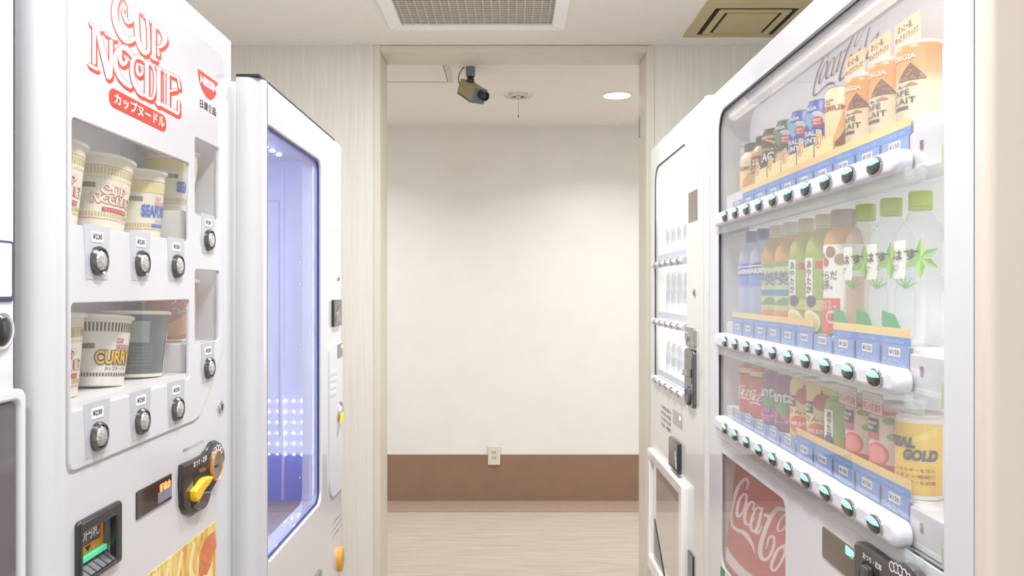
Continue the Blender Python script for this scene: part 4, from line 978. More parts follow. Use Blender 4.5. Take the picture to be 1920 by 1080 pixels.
# pop-up cards behind the top row, pink cards in the bottom row
pop = ramp_mat('peach_card', 'Z', [(1.67, (252, 226, 190)), (1.74, (240, 184, 120))])
for i in (7, 8, 9):
    x = COLX[i] - 0.018
    c_ = obj('promo_card', plate([(x - 0.034, 1.676), (x + 0.036, 1.676), (x + 0.036, 1.718), (x - 0.034, 1.718)], [], 0.0008, 0.034), pop, km, False)
    obj('promo_lettering', txt(MB(), 'ほっと一息。', x - 0.024, x + 0.016, 1.7035, 1.7135, 0.0335, 0.01), INK, c_, False)
    obj('promo_lettering', txt(MB(), 'ゆったりリラックス', x - 0.031, x + 0.031, 1.6905, 1.7000, 0.0335, 0.01), INK, c_, False)
for i in (7, 8):
    x = COLX[i] + 0.013
    c_ = obj('promo_card', plate(rrect(x - 0.032, x + 0.032, 1.1805, 1.2105, 0.002), [rrect(x - 0.0305, x + 0.0305, 1.1820, 1.2090, 0.001)], 0.0008, 0.0105), mat('pink_border', (214, 92, 116), 0.4), km, False)
    obj('card_face', plate(rrect(x - 0.0305, x + 0.0305, 1.1820, 1.2090, 0.001), [], 0.0008, 0.0106), mat('pale_pink', (248, 224, 226), 0.4), c_, False)
    obj('promo_lettering', txt(MB(), '1日分のビタミンC', x - 0.026, x + 0.026, 1.1990, 1.2065, 0.0102, 0.01), mat('brown_ink', (110, 70, 70), 0.4), c_, False)
    obj('promo_lettering', txt(MB(), 'キレイ補給を', x - 0.027, x + 0.027, 1.1845, 1.1970, 0.0102, 0.02), mat('rose_ink', (196, 40, 70), 0.4), c_, False)
ytab = mat('yellow_tab', (250, 232, 168), 0.4); rtab = mat('red_tab_ink', (214, 84, 60), 0.4)
for i in range(2, 7):
    x = COLX[i]
    c_ = obj('hot_tab', plate([(x - 0.038, 1.575), (x + 0.038, 1.575), (x + 0.038, 1.598), (x - 0.006, 1.598), (x - 0.008, 1.606), (x - 0.014, 1.613), (x - 0.022, 1.616), (x - 0.030, 1.613), (x - 0.036, 1.606), (x - 0.038, 1.598)], [], 0.0008, 0.0108), ytab, km, False)
    obj('tab_ring', plate(ellipse(x - 0.022, 1.6005, 0.0125, 0.0125, 22), [ellipse(x - 0.022, 1.6005, 0.0115, 0.0115, 22)], 0.0004, 0.0103), rtab, c_, False)
    obj('tab_lettering', txt(MB(), 'COLD\n25%\nお得', x - 0.030, x - 0.014, 1.593, 1.608, 0.0104, 0.02), rtab, c_, False)
# red panel: tilted board with script, glass in front
def tilt_pt(x, z, lift=0.0):
    k = (z - rp[2]) / (rp[3] - rp[2]); return (x, 0.006 + 0.032 * k - lift, z)
v, f = plate_geo(rrect(rp[0] + 0.001, rp[1] + 0.03, rp[2] + 0.001, rp[3] - 0.001, 0), [], 0.002)
cokered = mat('poster_red', (190, 36, 46), 0.35)
rb = obj('red_board', MB().add([(x, tilt_pt(x, z)[1] + y, z) for x, y, z in v], f), cokered, km, False)
P_ = MB(); _LIFT[0] = 0
kpl = right_uv(0.5, KY0)
def on_board(px, py):
    X = 0.522
    for _ in range(4):
        x, z = right_uv(X, KY0)(px, py); X = 0.5 + tilt_pt(x, z)[1]
    return tilt_pt(x, z, 0.0004)
for P, wd in SCRIPT[:9]: polys_to(P_, stroke(P, wd, True), on_board)
obj('script_lettering', P_, mat('cream_print_white', (244, 232, 230), 0.3), rb, False)
wave = [_G(p) for p in ((97, 800), (130, 870), (190, 950), (260, 1020), (330, 1090), (225, 1090), (160, 1020), (105, 950), (84, 925))]
obj('wave_print', polys_to(MB(), stroke([_G(p) for p in ((88, 840), (115, 915), (180, 1000), (250, 1070), (300, 1110))], [10, 14, 16, 17, 18], False), on_board), mat('cream_print_white', (244, 232, 230), 0.3), rb, False)
obj('board_cavity', MB().box(rp[0] - 0.002, rp[1] + 0.002, 0.08, 0.118, rp[2] - 0.002, rp[3] + 0.002), mat('grey_liner', (150, 142, 146), 0.4), km, False)
obj('window_pane', plate(rrect(rp[0] + 0.0005, rp[1] - 0.0005, rp[2] + 0.0005, rp[3] - 0.0005, (0.03, 0.02, 0.02, 0.004), 5), [], 0.002, 0.001, 0), PANE2, km)
obj('window_gasket', plate(rrect(rp[0] - 0.001, rp[1] + 0.001, rp[2] - 0.001, rp[3] + 0.001, (0.03, 0.02, 0.02, 0.004), 5), [rrect(rp[0] + 0.003, rp[1] - 0.001, rp[2] + 0.002, rp[3] - 0.002, (0.028, 0.018, 0.018, 0.003), 5)], 0.004, 0.0035, 0.0), GASKET, km)
obj('green_label', plate(rrect(rp[0] - 0.006, rp[0] + 0.03, rp[2] - 0.035, rp[2] - 0.005, 0.002), [], 0.0006, -0.0006), mat('green_sticker', (44, 140, 84), 0.4), km)
# display and coin unit
dp = obj('price_display', plate(rrect(kuv(1543.5, 0)[0], kuv(1642, 0)[0], kuv(1543, 1043)[1], kuv(1543, 986)[1], 0.004), [], 0.003, -0.002, 0.001), mat('display_bronze', (74, 64, 56), 0.15, coat=0.8, noise=0.08, scale=20, stretch=(1, 1, 8)), km)
ledg = mat('green_led', (140, 255, 220), 0.5, emit=3.0, ecol=(96, 240, 190))
a, b = kuv(1588, 0)[0], kuv(1603, 0)[0]
obj('led_lettering', txt(MB(), '販売中', a, b, kuv(1595, 1044)[1], kuv(1595, 1026)[1], -0.0024, 0.04), ledg, dp, False)
obj('display_lettering', txt(MB(), '釣銭切れ', a, b, kuv(1595, 1055)[1], kuv(1595, 1050)[1], -0.0024, 0.0), GREYINK, dp, False)
k2 = right_uv(KX - 0.008, KY0)
cu_o = [k2(*p) for p in ((1604.5, 1100), (1604.5, 1020), (1608, 1014), (1616, 1016), (1640, 1032), (1662, 1049), (1676, 1057), (1684, 1053), (1697, 1055), (1712, 1064), (1724, 1080), (1732, 1105), (1732, 1150), (1715, 1200), (1640, 1200), (1610, 1160))]
cu2 = obj('coin_unit', plate(cu_o, [], 0.012, -0.012, 0.005), mat('brown_black_plastic', (56, 50, 48), 0.25, coat=0.3), km)
c0 = k2(1634, 1095)
obj('return_recess', plate(ellipse(c0[0], c0[1], 0.030, 0.030, 28), [], 0.001, -0.0128), mat('recess_black', (14, 12, 12), 0.5), cu2)
obj('return_lever', plate(rrect(c0[0] - 0.006, c0[0] + 0.014, c0[1] - 0.028, c0[1] + 0.026, 0.004), [], 0.010, -0.022, 0.003), mat('lever_grey', (72, 68, 68), 0.3), cu2)
tz = k2(1642, 1056)
tm = txt(MB(), 'おつり・返却', k2(1624, 0)[0], k2(1659, 0)[0], k2(1640, 1058)[1], k2(1640, 1046)[1], -0.0125, 0.02)
obj('coin_lettering', tm, WINK, cu2, False)
c1 = k2(1694, 1082); cg = MB()
for k in range(5):
    ccx, ccz = c1[0] - 0.022 + k * 0.011, c1[1] + 0.008 - 0.0006 * (k - 2) ** 2
    v, f = plate_geo(ellipse(ccx, ccz, 0.0068, 0.0068, 16), [ellipse(ccx, ccz, 0.0055, 0.0055, 16)], 0.0004)
    cg.add([(p[0], p[1] - 0.0125, p[2]) for p in v], f)
obj('coin_symbols', cg, WINK, cu2, False)
obj('coin_slot', xf(MB().lathe([(0.026, 0), (0.026, 0.004), (0.022, 0.005), (0.016, 0.002), (0.001, 0.002)], 28), rot(c1[0], -0.012, c1[1] - 0.03)), STEEL, cu2)
# delivery flap low on the door
obj('delivery_flap', plate(rrect(0.20, 0.95, 0.30, 0.52, 0.02), [], 0.012, -0.008, 0.004), mat('smoked_flap', (96, 92, 94), 0.15, coat=0.6), km)

# ================================================================== bright drinks machine (right, further)
BX, BY0, BW, BTOP = 0.50, 2.878, 0.82, 1.845
buv2 = right_uv(BX, BY0)
bm = thing('vending_machine', 'pale grey drinks vending machine with glaring white display next to the doorway', 'vending machine', (BX, BY0, 0), -PI / 2)
bg = (buv2(1227, 0)[0], buv2(1287, 0)[0], buv2(1285.5, 748)[1], buv2(1283, 270)[1])
obj('door', plate(rrect(0, BW - 0.03, 0.10, BTOP, 0.004, 3), [rrect(*bg, (0.006, 0.006, 0.04, 0.06), 6)], 0.12, 0, 0.006, 0.003), WARMWHITE, bm)
corner_post(bm, BW - 0.03, BW, 0.03, 0.12, 0.10, BTOP, WARMWHITE)
obj('cabinet', MB().box(0.002, BW - 0.002, 0.12, 0.74, 0.05, BTOP - 0.004, b=0.003), WARMWHITE, bm)
obj('kick_plate', MB().box(0.01, BW - 0.02, 0.05, 0.06, 0.0, 0.10), DGREY, bm)
obj('display_back', MB().box(bg[0] - 0.004, bg[1] + 0.004, 0.108, 0.114, bg[2] - 0.004, bg[3] + 0.004), mat('backlit_panel', (250, 250, 252), 0.5, emit=4.5), bm, False)
obj('window_gasket', plate(rrect(bg[0] - 0.001, bg[1] + 0.001, bg[2] - 0.001, bg[3] + 0.001, (0.006, 0.006, 0.04, 0.06), 6), [rrect(bg[0] + 0.004, bg[1] - 0.001, bg[2] + 0.001, bg[3] - 0.003, (0.005, 0.005, 0.038, 0.057), 6)], 0.004, 0.001, 0), GASKET, bm)
obj('window_pane', plate(rrect(bg[0] + 0.001, bg[1] - 0.001, bg[2] + 0.001, bg[3] - 0.001, (0.006, 0.006, 0.04, 0.06), 6), [], 0.002, 0.0055, 0), PANE, bm)
obj('header_lettering', txt(MB(), '自動販売', bg[0] + 0.13, bg[0] + 0.30, bg[3] - 0.16, bg[3] - 0.09, 0.1075, 0.03), mat('pale_blue_ink', (176, 208, 236), 0.4, emit=0.55), bm, False)
BR = [buv2(1250, 494)[1], buv2(1250, 607)[1], buv2(1250, 722)[1]]
for z in BR:
    obj('button_bar', MB().tube([(bg[0] + 0.004, -0.001, z), (bg[1] - 0.004, -0.001, z)], 0.011, 14), WHITE2, bm)
    obj('shelf', MB().box(bg[0] + 0.002, bg[1] - 0.002, 0.008, 0.106, z + 0.006, z + 0.012), WHITE2, bm)
    obj('price_rail', plate(rrect(bg[0] + 0.02, bg[1] - 0.01, z + 0.014, z + 0.034, 0.001), [], 0.001, 0.009), mat('pale_price_rail', (214, 226, 242), 0.4), bm)
    for k in range(5):
        x = bg[0] + 0.07 + k * 0.092
        b = obj('button', xf(MB().lathe([(1.0, 0), (1.0, 0.5), (0.9, 0.9), (0.3, 1.0)], 20), Matrix.Translation((x, -0.009, z)) @ Matrix.Diagonal((0.018, 0.006, 0.010, 1)) @ Matrix.Rotation(PI / 2, 4, 'X')), STEEL, bm)
plt = obj('mirror_plate', plate(rrect(buv2(1291.5, 0)[0], buv2(1308, 0)[0], buv2(1300, 415)[1], buv2(1300, 358)[1], 0.002), [], 0.002, -0.001, 0.0005), mat('bronze_mirror', (150, 142, 136), 0.12, metal=0.6), bm)
knob(bm, *buv2(1303, 549), 0.010, 0)
hx0_, hx1_ = buv2(1289.5, 0)[0], buv2(1306, 0)[0]
hl = obj('handle_plate', plate(rrect(hx0_, hx1_, buv2(1298, 650)[1], buv2(1298, 615)[1], 0.006), [], 0.008, -0.008, 0.003), STEEL, bm)
obj('key_ring', xf(MB().lathe([(0.015, 0), (0.015, 0.004), (0.011, 0.005), (0.008, 0.003), (0.001, 0.003)], 20), rot(hx0_ + 0.03, -0.008, buv2(1298, 632)[1])), CHROME, hl)
hu = obj('coin_unit', plate(rrect(hx0_, hx1_, buv2(1298, 762)[1], buv2(1298, 655)[1], 0.012), [], 0.010, -0.010, 0.004), mat('dark_chrome', (120, 118, 118), 0.18, metal=1.0), bm)
obj('lever_recess', plate(rrect(hx0_ + 0.012, hx1_ - 0.012, buv2(1298, 718)[1], buv2(1298, 668)[1], 0.006), [], 0.001, -0.0108), BLACK, hu)
obj('return_lever', plate([(hx0_ + 0.016, buv2(1298, 706)[1]), (hx1_ - 0.02, buv2(1298, 706)[1]), (hx1_ - 0.016, buv2(1298, 690)[1]), (hx0_ + 0.03, buv2(1298, 694)[1])], [], 0.010, -0.021, 0.003), STEEL, hu)
obj('coin_slot', xf(MB().lathe([(0.026, 0), (0.026, 0.004), (0.020, 0.006), (0.012, 0.003), (0.001, 0.003)], 22), rot((hx0_ + hx1_) / 2, -0.010, buv2(1298, 742)[1])), DGREY, hu)
for k in range(4):
    z = buv2(1249, 768 + k * 11)[1]
    obj('notice_lettering', txt(MB(), ('ご利用案内', '千円札硬貨', '使用可能', '注意')[k], buv2(1239, 0)[0], buv2(1258, 0)[0], z - 0.006, z + 0.006, -0.0004, 0.01), GREYINK, bm, False)
sd = obj('price_display', plate(rrect(buv2(1262.5, 0)[0], buv2(1279, 0)[0], buv2(1270, 798)[1], buv2(1270, 771)[1], 0.002), [], 0.002, -0.0015, 0.0005), mat('lcd_warm_grey', (164, 160, 156), 0.25), bm)
obj('screen_glow', plate(ellipse(buv2(1276, 0)[0], buv2(1276, 784)[1], 0.009, 0.007, 14), [], 0.0005, -0.002), mat('amber_glow', (255, 214, 176), 0.4, emit=1.5), sd)
bs = obj('bill_slot', plate(rrect(buv2(1260.5, 0)[0], buv2(1278, 0)[0], buv2(1270, 882)[1], buv2(1270, 826)[1], 0.004), [], 0.012, -0.012, 0.004), BLACK, bm)
xa, xb = buv2(1260.5, 0)[0], buv2(1278, 0)[0]
obj('bill_chute', plate([(xa + 0.02, buv2(1270, 874)[1]), (xb - 0.012, buv2(1270, 874)[1]), (xb - 0.03, buv2(1270, 842)[1])], [], 0.003, -0.0145, 0.001), STEEL, bs)
# delivery door: white frame with grey sheet
fx0, fx1, fz1, fz0 = buv2(1223.5, 0)[0], buv2(1290, 0)[0], buv2(1223.5, 838)[1], 0.40
ff = obj('delivery_frame', plate(rrect(fx0, fx1, fz0, fz1, 0.012), [rrect(fx0 + 0.03, fx1 - 0.045, fz0 + 0.05, fz1 - 0.035, 0.004)], 0.02, -0.018, 0.006, 0.004), mat('white_frame_gloss', (240, 238, 234), 0.2, coat=0.6), bm)
obj('sheet', plate(rrect(fx0 + 0.031, fx1 - 0.046, fz0 + 0.051, fz1 - 0.036, 0.004), [], 0.003, -0.005), mat('grey_sheet_gloss', (186, 182, 180), 0.08, coat=1.0), ff)
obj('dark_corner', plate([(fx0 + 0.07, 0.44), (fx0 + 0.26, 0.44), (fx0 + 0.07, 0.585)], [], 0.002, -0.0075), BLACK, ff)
obj('side_slot', plate(rrect(buv2(1292, 0)[0], buv2(1302, 0)[0], 0.42, buv2(1296, 1036)[1], 0.003), [], 0.006, -0.005, 0.002), BLACK, bm)
canp = mat('pale_can', (236, 238, 242), 0.35); canlid = mat('can_lid', (206, 206, 208), 0.25, metal=0.9)
for r, z in enumerate(BR):
    rowname = ('top', 'middle', 'bottom')[r]
    h = (0.165, 0.15, 0.115)[r]
    for k in range(5):
        x = bg[0] + 0.07 + k * 0.092
        loc = Matrix.Translation((BX, BY0, 0)) @ Matrix.Rotation(-PI / 2, 4, 'Z') @ Vector((x, 0.055, z + 0.0122))
        t = thing('drink_can', f'pale washed-out drink can, {("farthest", "second farthest", "middle", "second nearest", "nearest")[k]} in the {rowname} row of the bright display', 'drink can', loc, -PI / 2, f'pale cans in the {rowname} row of the bright display')
        obj('can_body', MB().lathe([(0.024, 0), (0.028, 0.005), (0.028, h - 0.008), (0.024, h)], 22), canp, t)
        obj('can_lid', MB().lathe([(0.024, h), (0.0235, h + 0.002), (0.001, h + 0.001)], 22), canlid, t)
        fn = wrapper(0.028, 0.0004)
        obj('printed_label', patch(MB(), fn, -0.04, 0.04, h * 0.35, h * 0.62, 12), mat('pale_grey_print', (206, 209, 216), 0.4), t, False)
        obj('lettering', txt(MB(), ('WATER', 'TEA', 'COFFEE')[r], -0.02, 0.02, h * 0.42, h * 0.56, wrap=wrapper(0.028, 0.0008)), mat('grey_blue_print', (172, 178, 194), 0.4), t, False)

# ================================================================== drinks in the near machine
def kloc(x, y, z): return Matrix.Translation((KX, KY0, 0)) @ Matrix.Rotation(-PI / 2, 4, 'Z') @ Vector((x, y, z))
PY = 0.0435
class Drink:
    def __init__(s, kind, label, i, z, cat, group, turn=44):
        s.t = thing(kind, label, cat, kloc(COLX[i], PY, z), -PI / 2 + math.radians(turn), group)
        if group == G1: s.t.scale.z = 0.89 if i > 6 else 0.93
    def part(s, name, mb, m, smooth=True): return obj(name, mb, m, s.t, smooth)
    def body(s, prof, m, name='can_body', mis=None): s.R = max(p[0] for p in prof); return s.part(name, MB().lathe(prof, 32, mis), m)
    def fn(s, k=1, R=None): return wrapper(R or s.R, 0.0004 * k)
    def pat(s, m, s0, s1, zb, zt, k=1, n=12, name='printed_patch', R=None): return s.part(name, patch(MB(), s.fn(k, R), s0, s1, zb, zt, n), m, False)
    def dot(s, m, sc, zc, rs, rz, k=1, name='printed_emblem', R=None): return s.part(name, blob(MB(), s.fn(k, R), sc, zc, rs, rz), m, False)
    def text(s, m, tx, s0, s1, z0, z1, k=3, bold=0.0, R=None, name='lettering', shear=0.0): return s.part(name, txt(MB(), tx, s0, s1, z0, z1, wrap=s.fn(k, R), bold=bold, shear=shear), m, False)
def can_prof(r, h, neck=0.86): return [(r * 0.82, 0), (r * 0.97, 0.004), (r, 0.007), (r, h - 0.010), (r * neck, h - 0.002), (r * neck, h)]
def can_lid(d, r, h, neck=0.86): d.part('can_lid', MB().lathe([(r * neck, h), (r * neck + 0.0008, h + 0.0012), (r * neck - 0.0015, h + 0.002), (r * neck - 0.003, h - 0.001), (0.001, h - 0.001)], 32), canlid)
C = lambda n, c, r=0.35: mat(n, c, r)
cream = C('cream_can', (244, 222, 170)); goldc = C('gold_swirl', (226, 172, 92)); maroon = C('maroon_print', (122, 40, 46)); blackc = C('black_can', (36, 30, 28)); greenc = C('green_can', (40, 92, 70))
bluec = C('royal_blue_can', (32, 74, 168)); skyc = C('sky_print', (110, 182, 214)); silver = mat('silver_print', (206, 208, 210), 0.3); redc = C('red_roundel', (206, 44, 50)); beige = C('beige_can', (226, 204, 160))
TZ, MZ, BZ = 1.5745, 1.2812, 1.0842
HT = 0.110; RT = 0.0285
G1 = 'coffee drinks on the top row'; G2 = 'bottles on the middle row'; G3 = 'cans on the bottom row'
def bottle_prof(r, h, neck=0.0125, sh=0.68, waist=None):
    p = [(r * 0.80, 0), (r * 0.98, 0.006), (r, 0.012)]
    if waist: p += [(r, h * waist - 0.012), (r * 0.93, h * waist), (r, h * waist + 0.012)]
    p += [(r, h * sh - 0.006), (r * 0.985, h * (sh + 0.03)), (r * 0.92, h * (sh + 0.075)), (r * 0.78, h * (sh + 0.12)), (r * 0.58, h * (sh + 0.155)), (neck * 1.08, h * max(sh + 0.185, 0.86)), (neck, h * 0.885), (neck, h * 0.905)]
    return p
def cap(d, r, z0, z1, m): 
    d.part('cap', MB().lathe([(r, z0), (r * 1.02, z0 + 0.001), (r * 1.02, z1 - 0.002), (r * 0.93, z1), (0.001, z1)], 24), m)
    d.part('cap_ring', MB().lathe([(r * 0.99, z0 - 0.0045), (r * 1.04, z0 - 0.004), (r * 1.04, z0 - 0.0012), (r * 0.98, z0 - 0.0006)], 24, close=False), m)
# top row
for i in (0, 1):
    d = Drink('coffee_bottle', ('gold coffee bottle with dark cap at the far end of the top row', 'maroon coffee bottle with dark cap, second from the far end of the top row')[i], i, TZ, 'bottle', G1)
    d.body([(0.022, 0), (0.0265, 0.004), (0.0265, 0.068), (0.024, 0.080), (0.016, 0.090), (0.016, 0.094)], (cream, mat('mid_beige', (196, 160, 120), 0.35))[i], 'bottle_body')
    cap(d, 0.0165, 0.096, 0.113, (C('dark_green_cap', (44, 66, 62)), C('dark_brown_cap', (56, 48, 44)))[i])
    if i == 0:
        d.pat(goldc, -0.01, 0.03, lambda s: 0.006, lambda s: 0.02 + 0.05 * (s + 0.01) / 0.04)
        d.text(C('brown_ink2', (120, 78, 44)), 'PREMIUM', -0.024, 0.022, 0.046, 0.056, bold=0.02)
        d.pat(WINK, -0.06, 0.06, 0.0665, 0.070, 1, 20)
    else:
        d.pat(maroon, -0.055, 0.055, 0.026, 0.066, 1, 20)
        d.text(C('gold_ink', (226, 190, 120)), 'LATTE', -0.022, 0.022, 0.030, 0.040, bold=0.02)
        d.dot(C('brown_dot', (150, 74, 60)), -0.006, 0.052, 0.012, 0.012, 2)
        d.text(WINK, '27', -0.014, 0.002, 0.046, 0.058, 3, 0.02)
d = Drink('coffee_can', 'black coffee can with large white lettering on the top row', 2, TZ, 'can', G1, 22)
d.body(can_prof(RT, HT), blackc); can_lid(d, RT, HT)
d.pat(C('dark_brown_can', (84, 62, 44)), -0.06, 0.06, 0.066, 0.098, 1, 20); d.pat(C('gold_streak', (206, 186, 90)), 0.0, 0.03, lambda s: 0.086 - s * 0.5, lambda s: 0.090 - s * 0.4, 2)
d.text(WINK, 'BLACK', -0.030, 0.036, 0.040, 0.060, bold=0.03); d.text(C('gold_ink', (226, 190, 120)), 'GEORGIA', -0.026, 0.020, 0.062, 0.069, bold=0.03)
d.dot(redc, 0.004, 0.092, 0.020, 0.005, 2); d.text(WINK, 'GEORGIA', -0.012, 0.02, 0.0895, 0.0945, 3, 0.02); d.text(GREYINK, '無糖', -0.006, 0.006, 0.026, 0.034, 3, 0.02)
def mountain(d, main, low, words, lowm=None):
    if lowm: d.pat(lowm, -0.085, 0.085, 0.008, 0.052, 1, 24)
    d.pat(silver, -0.06, 0.06, 0.056, lambda s: 0.074 + 0.016 * abs(math.sin(s * 75 + 0.8)), 2, 24)
    d.pat(skyc if main is bluec else C('teal_print', (90, 140, 120)), -0.026, 0.008, lambda s: 0.070 - 0.4 * (s + 0.026), lambda s: 0.090 - 0.55 * abs(s + 0.008), 3)
    d.pat(main, -0.045, 0.045, 0.050, lambda s: 0.057 + 0.012 * abs(math.sin(s * 95)), 4, 20)
    d.dot(redc, 0.013, 0.070, 0.0095, 0.0095, 5); d.text(WINK, 'BEST\nNo.1', 0.007, 0.019, 0.065, 0.075, 7, 0.02)
    d.text(WINK, 'GEORGIA', -0.026, 0.012, 0.092, 0.099, 3, 0.03)
    d.text(words[1], words[0], -0.034, 0.034, 0.032, 0.055, 7, 0.03)
    d.text(C('gold_ink', (226, 190, 120)), '微糖 コーヒー', -0.018, 0.022, 0.022, 0.0265, 7, 0.02)
d = Drink('coffee_can', 'green and beige coffee can with silver peaks on the top row', 3, TZ, 'can', G1, 26)
d.body(can_prof(RT, HT), greenc); can_lid(d, RT, HT); mountain(d, greenc, beige, ('EUROPEAN\n微糖', C('brown_ink2', (120, 78, 44))), beige)
for i, w_ in ((4, 'left'), (5, 'right')):
    d = Drink('coffee_can', f'royal blue coffee can with silver peaks, {w_} one of the two on the top row', i, TZ, 'can', G1, 22)
    d.body(can_prof(RT, HT), bluec); can_lid(d, RT, HT); mountain(d, bluec, bluec, ('EMERALD\nMOUNTAIN', WINK))
d = Drink('coffee_can', 'cream coffee can with golden swirl between the blue cans and the tall orange-topped bottles', 6, TZ, 'can', G1, 26)
d.body(can_prof(RT, HT + 0.002), cream); can_lid(d, RT, HT + 0.002)
d.pat(goldc, -0.002, 0.05, lambda s: 0.012, lambda s: 0.018 + 0.085 * min(1, max(0, (s + 0.002) / 0.03)) ** 1.6, 1, 20)
d.pat(maroon, 0.008, 0.05, 0.010, lambda s: 0.018 + 0.05 * min(1, max(0, (s - 0.008) / 0.03)) ** 1.4, 2, 16)
d.text(C('brown_ink2', (120, 78, 44)), 'GEORGIA', -0.024, 0.006, 0.088, 0.093, 3, 0.02); d.text(C('brown_ink2', (120, 78, 44)), 'THE', -0.010, 0.0, 0.082, 0.086, 3, 0.02)
d.text(C('crimson_ink', (150, 54, 50)), 'PREMIUM', -0.030, 0.026, 0.072, 0.081, 3, 0.02)
aulait = ramp_mat('au_lait_print', 'Z', [(0.0, (242, 226, 196)), (0.052, (244, 222, 184)), (0.070, (226, 168, 104)), (0.105, (222, 146, 74))])
for i, w_ in ((7, 'leftmost'), (8, 'middle'), (9, 'rightmost')):
    d = Drink('coffee_bottle', f'orange-topped milk coffee bottle with bean heap print, {w_} of the three', i, TZ, 'bottle', G1, 42)
    r = 0.029; d.body([(r * 0.9, 0), (r, 0.005), (r, 0.104), (r * 0.96, 0.110), (r * 0.9, 0.112)], aulait, 'bottle_body')
    d.part('lid_film', MB().lathe([(r * 0.92, 0.1115), (r * 0.93, 0.115), (r * 0.86, 0.117), (0.001, 0.117)], 32), C('milky_film', (238, 230, 222)))
    d.pat(C('heap_brown', (120, 78, 52)), -0.020, 0.018, 0.058, lambda s: 0.058 + 0.026 * max(0, 1 - abs(s + 0.001) / 0.02) ** 0.9, 1, 20, 'heap_print')
    mb = MB()
    for q in range(26):
        a_ = random.uniform(-1, 1); zz = random.uniform(0.059, 0.059 + 0.022 * (1 - abs(a_))); blob(mb, d.fn(2), -0.001 + a_ * 0.017, zz, 0.0016, 0.0011, 0, 6)
    tag(d.part('bean_print', mb, C('bean_light', (176, 128, 92)), False), kind='stuff')
    d.pat(C('heap_shadow', (160, 120, 84)), -0.012, 0.008, 0.050, lambda s: 0.053 + 0.002 * math.cos(s * 300), 2)
    d.text(C('pale_cream_ink', (250, 232, 206)), 'GEORGIA', -0.040, 0.006, 0.089, 0.097, 3, 0.03)
    d.text(INK, 'CAFÉ', -0.036, -0.002, 0.037, 0.048, 3, 0.01); d.text(INK, 'au LAIT', -0.046, 0.006, 0.025, 0.034, 3, 0.01)
    d.pat(C('dark_tag', (86, 74, 66)), -0.030, -0.004, 0.0165, 0.0215, 2); d.pat(bluep, -0.022, -0.012, 0.049, lambda s: 0.051 + 0.002 * math.cos((s + 0.017) * 500), 2)
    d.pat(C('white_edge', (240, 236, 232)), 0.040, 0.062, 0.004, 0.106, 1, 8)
# middle row
HM = 0.203
waterp = glass('sport_water', tint=(222, 232, 246), ior=1.33, body=0.55, bcol=(206, 220, 244))
tea_o = glass('barley_tea', tint=(246, 220, 178), ior=1.33, body=0.72, bcol=(232, 176, 110)); tea_g = glass('green_tea', tint=(226, 226, 160), ior=1.33, body=0.75, bcol=(196, 200, 104))
clearw = glass('clear_water', tint=(250, 252, 252), ior=1.33, body=0.16, bcol=(236, 240, 240))
bcapm = C('blue_cap', (60, 80, 170)); gcap = C('lime_cap', (170, 200, 40)); tcap = C('pale_cap', (226, 226, 214)); grcap = C('grey_cap', (168, 158, 150))
for i, w_ in ((0, 'farthest'), (1, 'second farthest')):
    d = Drink('sports_bottle', f'blue capped sports drink bottle, {w_} on the middle row', i, MZ, 'bottle', G2, 22)
    r = 0.030; d.body(bottle_prof(r, HM, 0.013, 0.66, 0.42), waterp, 'bottle_body'); cap(d, 0.0138, HM * 0.90, HM, bcapm)
    d.pat(C('aqua_label', (92, 150, 224)), -0.075, 0.075, 0.084, 0.130, 1, 28, 'label'); d.pat(C('deep_blue_label', (56, 90, 190)), -0.075, 0.075, 0.104, lambda s: 0.128 + 0.004 * math.sin(s * 80), 2, 28, 'label')
    d.text(WINK, 'AQUARIUS', -0.034, 0.034, 0.106, 0.119, 3, 0.06); d.pat(WINK, -0.02, 0.026, lambda s: 0.122 + 0.1 * s * 0.5, lambda s: 0.125 + 0.1 * s * 0.4, 3)
    d.pat(C('pale_blue_base', (168, 190, 232)), -0.08, 0.08, 0.004, lambda s: 0.012 + 0.003 * math.sin(s * 300), 1, 40)
for i, w_ in ((2, 'left'), (3, 'right')):
    d = Drink('tea_bottle', f'amber blended tea bottle with green and blue label, {w_} of the pair', i, MZ, 'bottle', G2, 26)
    r = 0.030; d.body(bottle_prof(r, HM, 0.013, 0.66), tea_o, 'bottle_body'); cap(d, 0.0138, HM * 0.90, HM, tcap)
    d.pat(C('pale_green_label', (206, 214, 168)), -0.094, 0.094, 0.030, 0.126, 1, 30, 'label'); d.pat(C('leaf_green', (128, 168, 84)), -0.094, 0.094, 0.118, 0.127, 2, 30, 'label_band')
    d.pat(C('sea_blue', (64, 140, 184)), -0.094, 0.094, 0.062, 0.074, 2, 30, 'label_band'); d.pat(C('orange_band', (228, 150, 84)), -0.094, 0.094, 0.022, 0.034, 2, 30, 'label_band')
    d.pat(C('leaf_green2', (110, 160, 96)), -0.094, 0.094, 0.044, lambda s: 0.054 + 0.005 * math.sin(s * 140), 2, 40, 'leaf_print')
    d.text(C('slate_blue_ink', (84, 120, 170)), '爽健美茶', -0.040, 0.040, 0.082, 0.110, 4, 0.02)
    d.dot(C('toy_blue', (74, 140, 200)), -0.004, 0.012, 0.014, 0.011, 3, R=0.0302)
